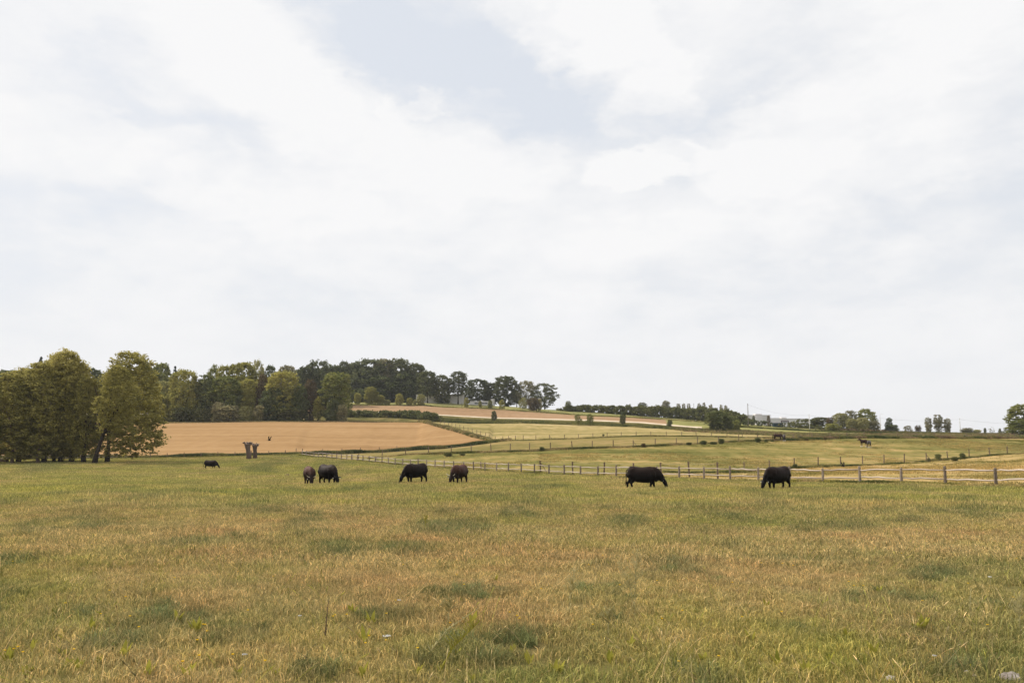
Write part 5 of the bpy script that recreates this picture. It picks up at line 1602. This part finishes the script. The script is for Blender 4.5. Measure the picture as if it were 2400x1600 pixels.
HG, HS = horse_mesh('body', True), horse_mesh('body', False)
M_hb = coat_mat('bay_coat', (.075, .040, .030), (.020, .012, .010))
M_hg = coat_mat('grey_coat', (.16, .14, .13), (.035, .030, .030))
M_feather = simple_mat('white_feather', (.45, .40, .33), (.70, .64, .55), 6, .8)
HTAIL = MB().tube([(-.80, 0, 1.30), (-.93, 0, 1.15), (-.97, 0, .80), (-.95, 0, .40)], [.05, .07, .09, .03], 8).build('tail', True)
MANE = MB().tube([(.55, 0, 1.52), (.80, 0, 1.30), (1.02, 0, .95), (1.14, 0, .68)], [(.03, .05), (.04, .07), (.04, .06), (.03, .04)], 6).build('mane', True)
MANE2 = MB().tube([(.55, 0, 1.50), (.80, 0, 1.56), (1.0, 0, 1.63), (1.12, 0, 1.66)], [(.03, .05), (.04, .07), (.04, .06), (.03, .04)], 6).build('mane', True)
for (lb, px, Y, hd, sc, me, mat, mane) in [
    ('dark brown horse grazing, left one of the pair by the fence', 1823, 183.5, R(-5), 1.05, HG, M_hb, MANE), ('grey horse grazing head-on beside the dark brown one', 1838, 182.0, R(248), 1.02, HG, M_hg, MANE),
    ('dark brown horse standing with its head stretched left', 2024, 171.0, R(200), 1.0, HS, M_hb, MANE2), ('darker grey horse standing behind the other\'s right side', 2036, 169.5, R(232), 1.0, HG, M_hg, MANE)]:
    root = empty('horse', lb, 'horse', at(px, Y), 'horses in the green paddock', hd); root.scale = (sc,) * 3
    o = link('body', me, mat, root); o.material_slots[0].link = 'OBJECT'; o.material_slots[0].material = mat
    link('tail', HTAIL, M_black, root); link('mane', mane, M_black, root)
    for (lx, sy) in ((.57, -1), (.57, 1), (-.65, -1), (-.65, 1)):
        link('feather', MB().tube([(lx, sy * .155, .26), (lx, sy * .155, .02)], [.058, .10], 7).build('feather'), M_feather, root)

# crows on the wing
def crow(label, px, py, Y, sc, flip=1):
    a, e_ = ray(px, py)
    root = empty('crow', label, 'bird', (a * Y, Y, e_ * Y), 'flying crows', R(55) * flip); root.scale = (sc * flip, sc, sc)
    link('body', MB().tube([(.24, 0, -.03), (.18, 0, 0), (.05, 0, .0), (-.10, 0, -.02), (-.20, 0, -.01)], [.012, .035, .055, .04, .015], 8).build('body', True), M_black, root)
    for sy in (-1, 1):
        V = [(.08, sy * .03, .02), (.10, sy * .12, .18), (.16, sy * .20, .40), (.02, sy * .20, .36), (-.04, sy * .12, .15), (-.06, sy * .03, .0)]
        V2 = [(x, y - sy * .006, z - .008) for x, y, z in V]
        me = bpy.data.meshes.new('wing'); me.from_pydata(V + V2, [], [list(range(6)), list(range(11, 5, -1))] + [[i, (i + 1) % 6, 6 + (i + 1) % 6, 6 + i] for i in range(6)])
        link('wing', me, M_black, root)
    mb = MB(); mb.box(-.42, -.18, -.05, .05, -.012, .0); link('tail', mb.build('tail'), M_black, root)


crow('black crow flying with raised wings over the tan field', 631, 1031, 120, 1.35)
crow('black crow flying low over the grass behind the rail fence', 1977, 1092, 92, 1.1, -1)

# fallen branches, dung
pb = hit(1448, 1125)
fb = MB(); rr = random.Random(4)
for k in range(9):
    a = rr.uniform(0, 3.14); l = rr.uniform(.3, .9); x0_ = rr.uniform(-.9, .9)
    fb.tube([(x0_ - math.cos(a) * l * .5, rr.uniform(-.2, .2), .05), (x0_ + math.cos(a) * l * .5, rr.uniform(-.2, .2), .08 + abs(math.sin(a)) * .3)], [.04, .015], 6)
o = link('fallen_branch', fb.build('fallen_branch', True), M_oldwood, None, pb); tag(o, 'heap of dark fallen branches behind the side-on black cow', 'branch')
for (px, py, s_, lb) in [(674, 1116, .22, 'small brown mound in the grass left of the brown cow')]:
    p = hit(px, py)
    mb = MB(); mb.tube([(0, 0, -.05), (0, 0, .08), (0, 0, .2), (0, 0, .27)], [s_ * 1.6, s_ * 1.35, s_ * .8, s_ * .2], 10)
    o = link('mound', mb.build('mound', True), M_oldwood, None, p); tag(o, lb, 'mound')

# ------------------------------------------------------------------ foreground plants
def leafmat(name, c1, c2):
    m, t = new_mat(name); oi = t.nodes.new('ShaderNodeObjectInfo'); n = t_noise(t, t_map(t, (1, 1, 1)), 20, 3)
    k = t.nodes.new('ShaderNodeMath'); k.operation = 'ADD'; t.links.new(oi.outputs['Random'], k.inputs[0]); t.links.new(n, k.inputs[1])
    col = t_ramp(t, k.outputs[0], [(.3, c1), (1.4, c2)] if False else [(.3, c1), (1.0, c2)])
    out_diffuse(t, col, transl=.35); return m


M_dock = leafmat('dock_leaf', (.20, .21, .035), (.36, .33, .06)); M_stalk = leafmat('weed_stalk', (.34, .31, .13), (.56, .50, .27)); M_white = leafmat('white_petals', (.62, .60, .55), (.80, .79, .74)); M_yel = leafmat('yellow_petals', (.65, .42, .03), (.80, .55, .05))


def blade_leaf(mb, base, dir_, up, length, wid, curl=.3):
    """broad leaf with a fold along the midrib"""
    d = Vector(dir_).normalized(); b = Vector(base); side = d.cross(Vector((0, 0, 1)))
    side = side.normalized() if side.length > .01 else Vector((1, 0, 0))
    i0 = len(mb.v); prof = [.15, .75, 1.0, .85, .45, .05]
    for i, pw in enumerate(prof):
        t = i / 5
        c = b + d * (length * t * (1 - up) + length * curl * t * t * .5) + Vector((0, 0, length * (up * t - curl * .35 * t * t)))
        for sgn, dz in ((-1, .12), (0, 0), (1, .12)):
            mb.v.append(tuple(c + side * sgn * wid * pw * .5 + Vector((0, 0, dz * wid * pw))))
    for i in range(5):
        for j in range(2):
            a = i0 + i * 3 + j; mb.f.append([a, a + 1, a + 4, a + 3])


DOCKS = []
for s_ in range(6):
    r = random.Random(300 + s_); leaves = []
    for k in range(r.randint(3, 6)):
        mb = MB(); a = r.random() * 6.28
        blade_leaf(mb, (math.cos(a) * .01, math.sin(a) * .01, 0), (math.cos(a), math.sin(a), 0), r.uniform(.65, .95), r.uniform(.09, .17), r.uniform(.028, .048), r.uniform(.1, .4))
        leaves.append(mb.build('leaf', True))
    DOCKS.append(leaves)
docks = [(163, 1482), (211, 1487), (75, 1528), (231, 1560), (289, 1545), (283, 1532), (160, 1572), (459, 1490), (417, 1460), (328, 1462), (646, 1592), (437, 1590), (150, 1545), (180, 1580),
         (854, 1510), (848, 1592), (1065, 1540), (1108, 1462), (931, 1290), (1162, 1366), (1200, 1535), (1429, 1555), (1477, 1524), (1108, 1598), (1307, 1588), (825, 1445), (1796, 1425), (1762, 1512),
         (2049, 1540), (2146, 1478), (2154, 1480), (2163, 1479), (1823, 1562), (1943, 1552), (1892, 1590), (2059, 1392), (60, 1590), (20, 1560), (345, 1594), (560, 1590), (980, 1585), (1240, 1560), (1650, 1560), (1985, 1500), (870, 1470)]
for i, (px, py) in enumerate(docks):
    p = hit(px, py)
    area = ('at the bottom left corner' if px < 320 and py > 1465 else 'in and around the dark tussock at lower left' if px < 700 else 'scattered left of the bottom middle' if px < 1000 else 'between the bottom middle and the plumed stalks' if px < 1550 else 'on the bright tuft at lower right' if 2140 < px < 2170 else 'scattered in the right foreground')
    root = empty('dock_plant', 'small yellow-green broad-leaved dock, one of those ' + area, 'plant', p, 'docks ' + area, (i * 1.7) % 6.28)
    sc = .7 + .5 * ((i * 37) % 10) / 10; root.scale = (sc, sc, sc)
    for lf_ in DOCKS[i % 6]: link('leaf', lf_, M_dock, root)


def weed(label, px, py, hpx, lean, seed, mat=None, plume=True, name='tall_weed'):
    p = hit(px, py); H = hpx * p.y / FPX
    root = empty(name, label, 'plant', p)
    r = random.Random(seed); mat = mat or M_stalk
    top = Vector((lean * H, r.uniform(-.05, .05), H))
    mid = Vector((lean * H * .4, 0, H * .55))
    link('stem', MB().tube([(0, 0, -.02), mid, top], [.0055, .0042, .002], 6).build('stem', True), mat, root)
    mb = MB()
    for k in range(16):
        t = .08 + .8 * k / 16; b = Vector((0, 0, 0)).lerp(mid, t / .55) if t < .55 else mid.lerp(top, (t - .55) / .45); a = k * 2.4
        blade_leaf(mb, b, (math.cos(a), math.sin(a), 0), .6, min(.075, H * .2) * (1.1 - t), .009, .2)
    link('leaf', mb.build('leaf', True), mat, root)
    if plume:
        mb = MB()
        for k in range(75):
            t = .50 + .45 * r.random(); b = mid.lerp(top, (t - .55) / .45); a = r.random() * 6.28; l = .085 * (1.25 - t) + .01
            q = b + Vector((math.cos(a) * l, math.sin(a) * l, l * .9)); mb.tube([b, q], [.0018, .001], 3, cap=False)
            mb.tube([q, q + Vector((0, 0, .008))], [.0032, .0015], 4)
        link('seed_head', mb.build('seed_head'), mat, root)
    return root


weed('tall pale weed stalk with a plumed head right of the picture\'s middle', 1487, 1447, 150, .05, 1)
weed('thin weed stalk leaning left beside the tallest plumed stalk', 1492, 1445, 120, -.3, 2)
weed('pale branching weed stalk left of the tallest one', 1332, 1452, 110, .15, 3)
weed('long straw stem bent far over to the right in the near grass', 997, 1540, 110, 1.1, 4, plume=False)
weed('green leafy stem leaning right from the bottom middle', 1020, 1592, 120, .8, 5, M_dock)
weed('dark upright thin stalk in the left foreground', 762, 1505, 90, .05, 6, M_oldwood, False)
weed('thin pale stalk standing in the right foreground', 2275, 1452, 70, .04, 7, plume=False)
weed('thin pale stalk at the right edge of the near grass', 2393, 1500, 100, .0, 8)
weed('slender stalk with a light head right of the leaning stem', 1425, 1500, 65, .06, 9)
weed('slender stalk left of the long bent straw stem', 1050, 1470, 60, .05, 10)
weed('thin straw stalk in the left grass', 328, 1400, 40, .1, 11, plume=False)
weed('upright leafy thistle in the dark tussock left of the middle', 996, 1245, 36, .05, 12, M_dock)


def yarrow(label, px, py, s_, seed):
    p = hit(px, py + 25); H = 25 * p.y / FPX + .03
    root = empty('yarrow', label, 'flower', p, 'white yarrow flowers in the near grass')
    link('stem', MB().tube([(0, 0, 0), (0.004, 0, H)], [.002, .0015], 5).build('stem'), M_stalk, root)
    r = random.Random(seed); mb = MB()
    for k in range(26):
        a = r.random() * 6.28; d = s_ * math.sqrt(r.random()); x_, y_ = d * math.cos(a), d * math.sin(a)
        mb.tube([(x_, y_, H), (x_, y_, H + .004)], [.0055, .004], 6)
    link('flower_head', mb.build('flower_head'), M_white, root)


yarrow('white yarrow head, largest, left of the bottom middle', 905, 1505, .034, 1)
yarrow('small white yarrow head up and right of the largest one', 935, 1418, .016, 2)
yarrow('small white flower head in the lower left grass', 572, 1552, .016, 3)
yarrow('white flower head in the right foreground', 2192, 1551, .013, 4)
yarrow('pale flower head in the dry grass on the far right', 2322, 1362, .02, 5)
yarrow('white flower head by the left tussock', 702, 1452, .014, 6)
# buttercups
bmb = MB()
fr = random.Random(8)
for (px, py) in [(580, 1455), (475, 1485), (480, 1490), (40, 1543), (52, 1550), (30, 1560), (8, 1562), (1380, 1338), (1833, 1460), (1552, 1470), (1600, 1450), (780, 1470), (784, 1468), (1990, 1382), (2002, 1386), (2390, 1328), (2384, 1326), (1860, 1344)] + [(fr.uniform(0, 2400), fr.uniform(1200, 1590)) for _ in range(70)]:
    p = hit(px, py); p.z += .06 + .05 * fr.random(); s_ = .009 + p.y * .0003
    bmb.tube([p, p + Vector((0, 0, .006))], [s_ * .8, s_], 6)
o = link('buttercups', bmb.build('buttercups'), M_yel); tag(o, 'tiny yellow flowers dotted through the foreground grass', 'flowers', kind='stuff')
# pale stones
M_stone = simple_mat('pale_stone', (.16, .13, .11), (.50, .46, .42), 12, .95)
for (px, py, w, lb, cat) in [(2372, 1594, 46, 'largest whitish flat stone at the bottom right corner', 'stone'), (2090, 1595, 24, 'pinkish pale stone at the bottom edge, left of the white pebbles', 'stone'), (2266, 1588, 9, 'small white pebble, left one near the bottom right', 'stone'), (2284, 1592, 9, 'small white pebble, right one near the bottom right', 'stone')]:
    p = hit(px, py); rr0 = w * p.y / FPX / 2; r = random.Random(int(px))
    import bmesh
    bm = bmesh.new(); bmesh.ops.create_icosphere(bm, subdivisions=3, radius=1)
    for v in bm.verts:
        k = 1 + .35 * (vnoise(v.co.x * 2 + px, v.co.y * 2, 3) - .5); v.co = Vector((v.co.x * rr0 * k, v.co.y * rr0 * 1.1 * k, v.co.z * min(.03, rr0 * .5) * (.4 + 1.2 * vnoise(v.co.x * 5, v.co.y * 5 + px, 9))))
    me = bpy.data.meshes.new('stone'); bm.to_mesh(me); bm.free()
    for q in me.polygons: q.use_smooth = True
    o = link('stone', me, M_stone, None, p + Vector((0, 0, .010 if w > 20 else .025))); tag(o, lb, cat, 'pale stones at the bottom right')

# ------------------------------------------------------------------ thin summer haze over the whole valley
hb = MB().box(-6600, 6600, -60, 3500, -62, 60)
o = link('haze', hb.build('haze'), M_haze); tag(o, 'thin pale summer haze lying over the whole valley', 'haze', kind='stuff')
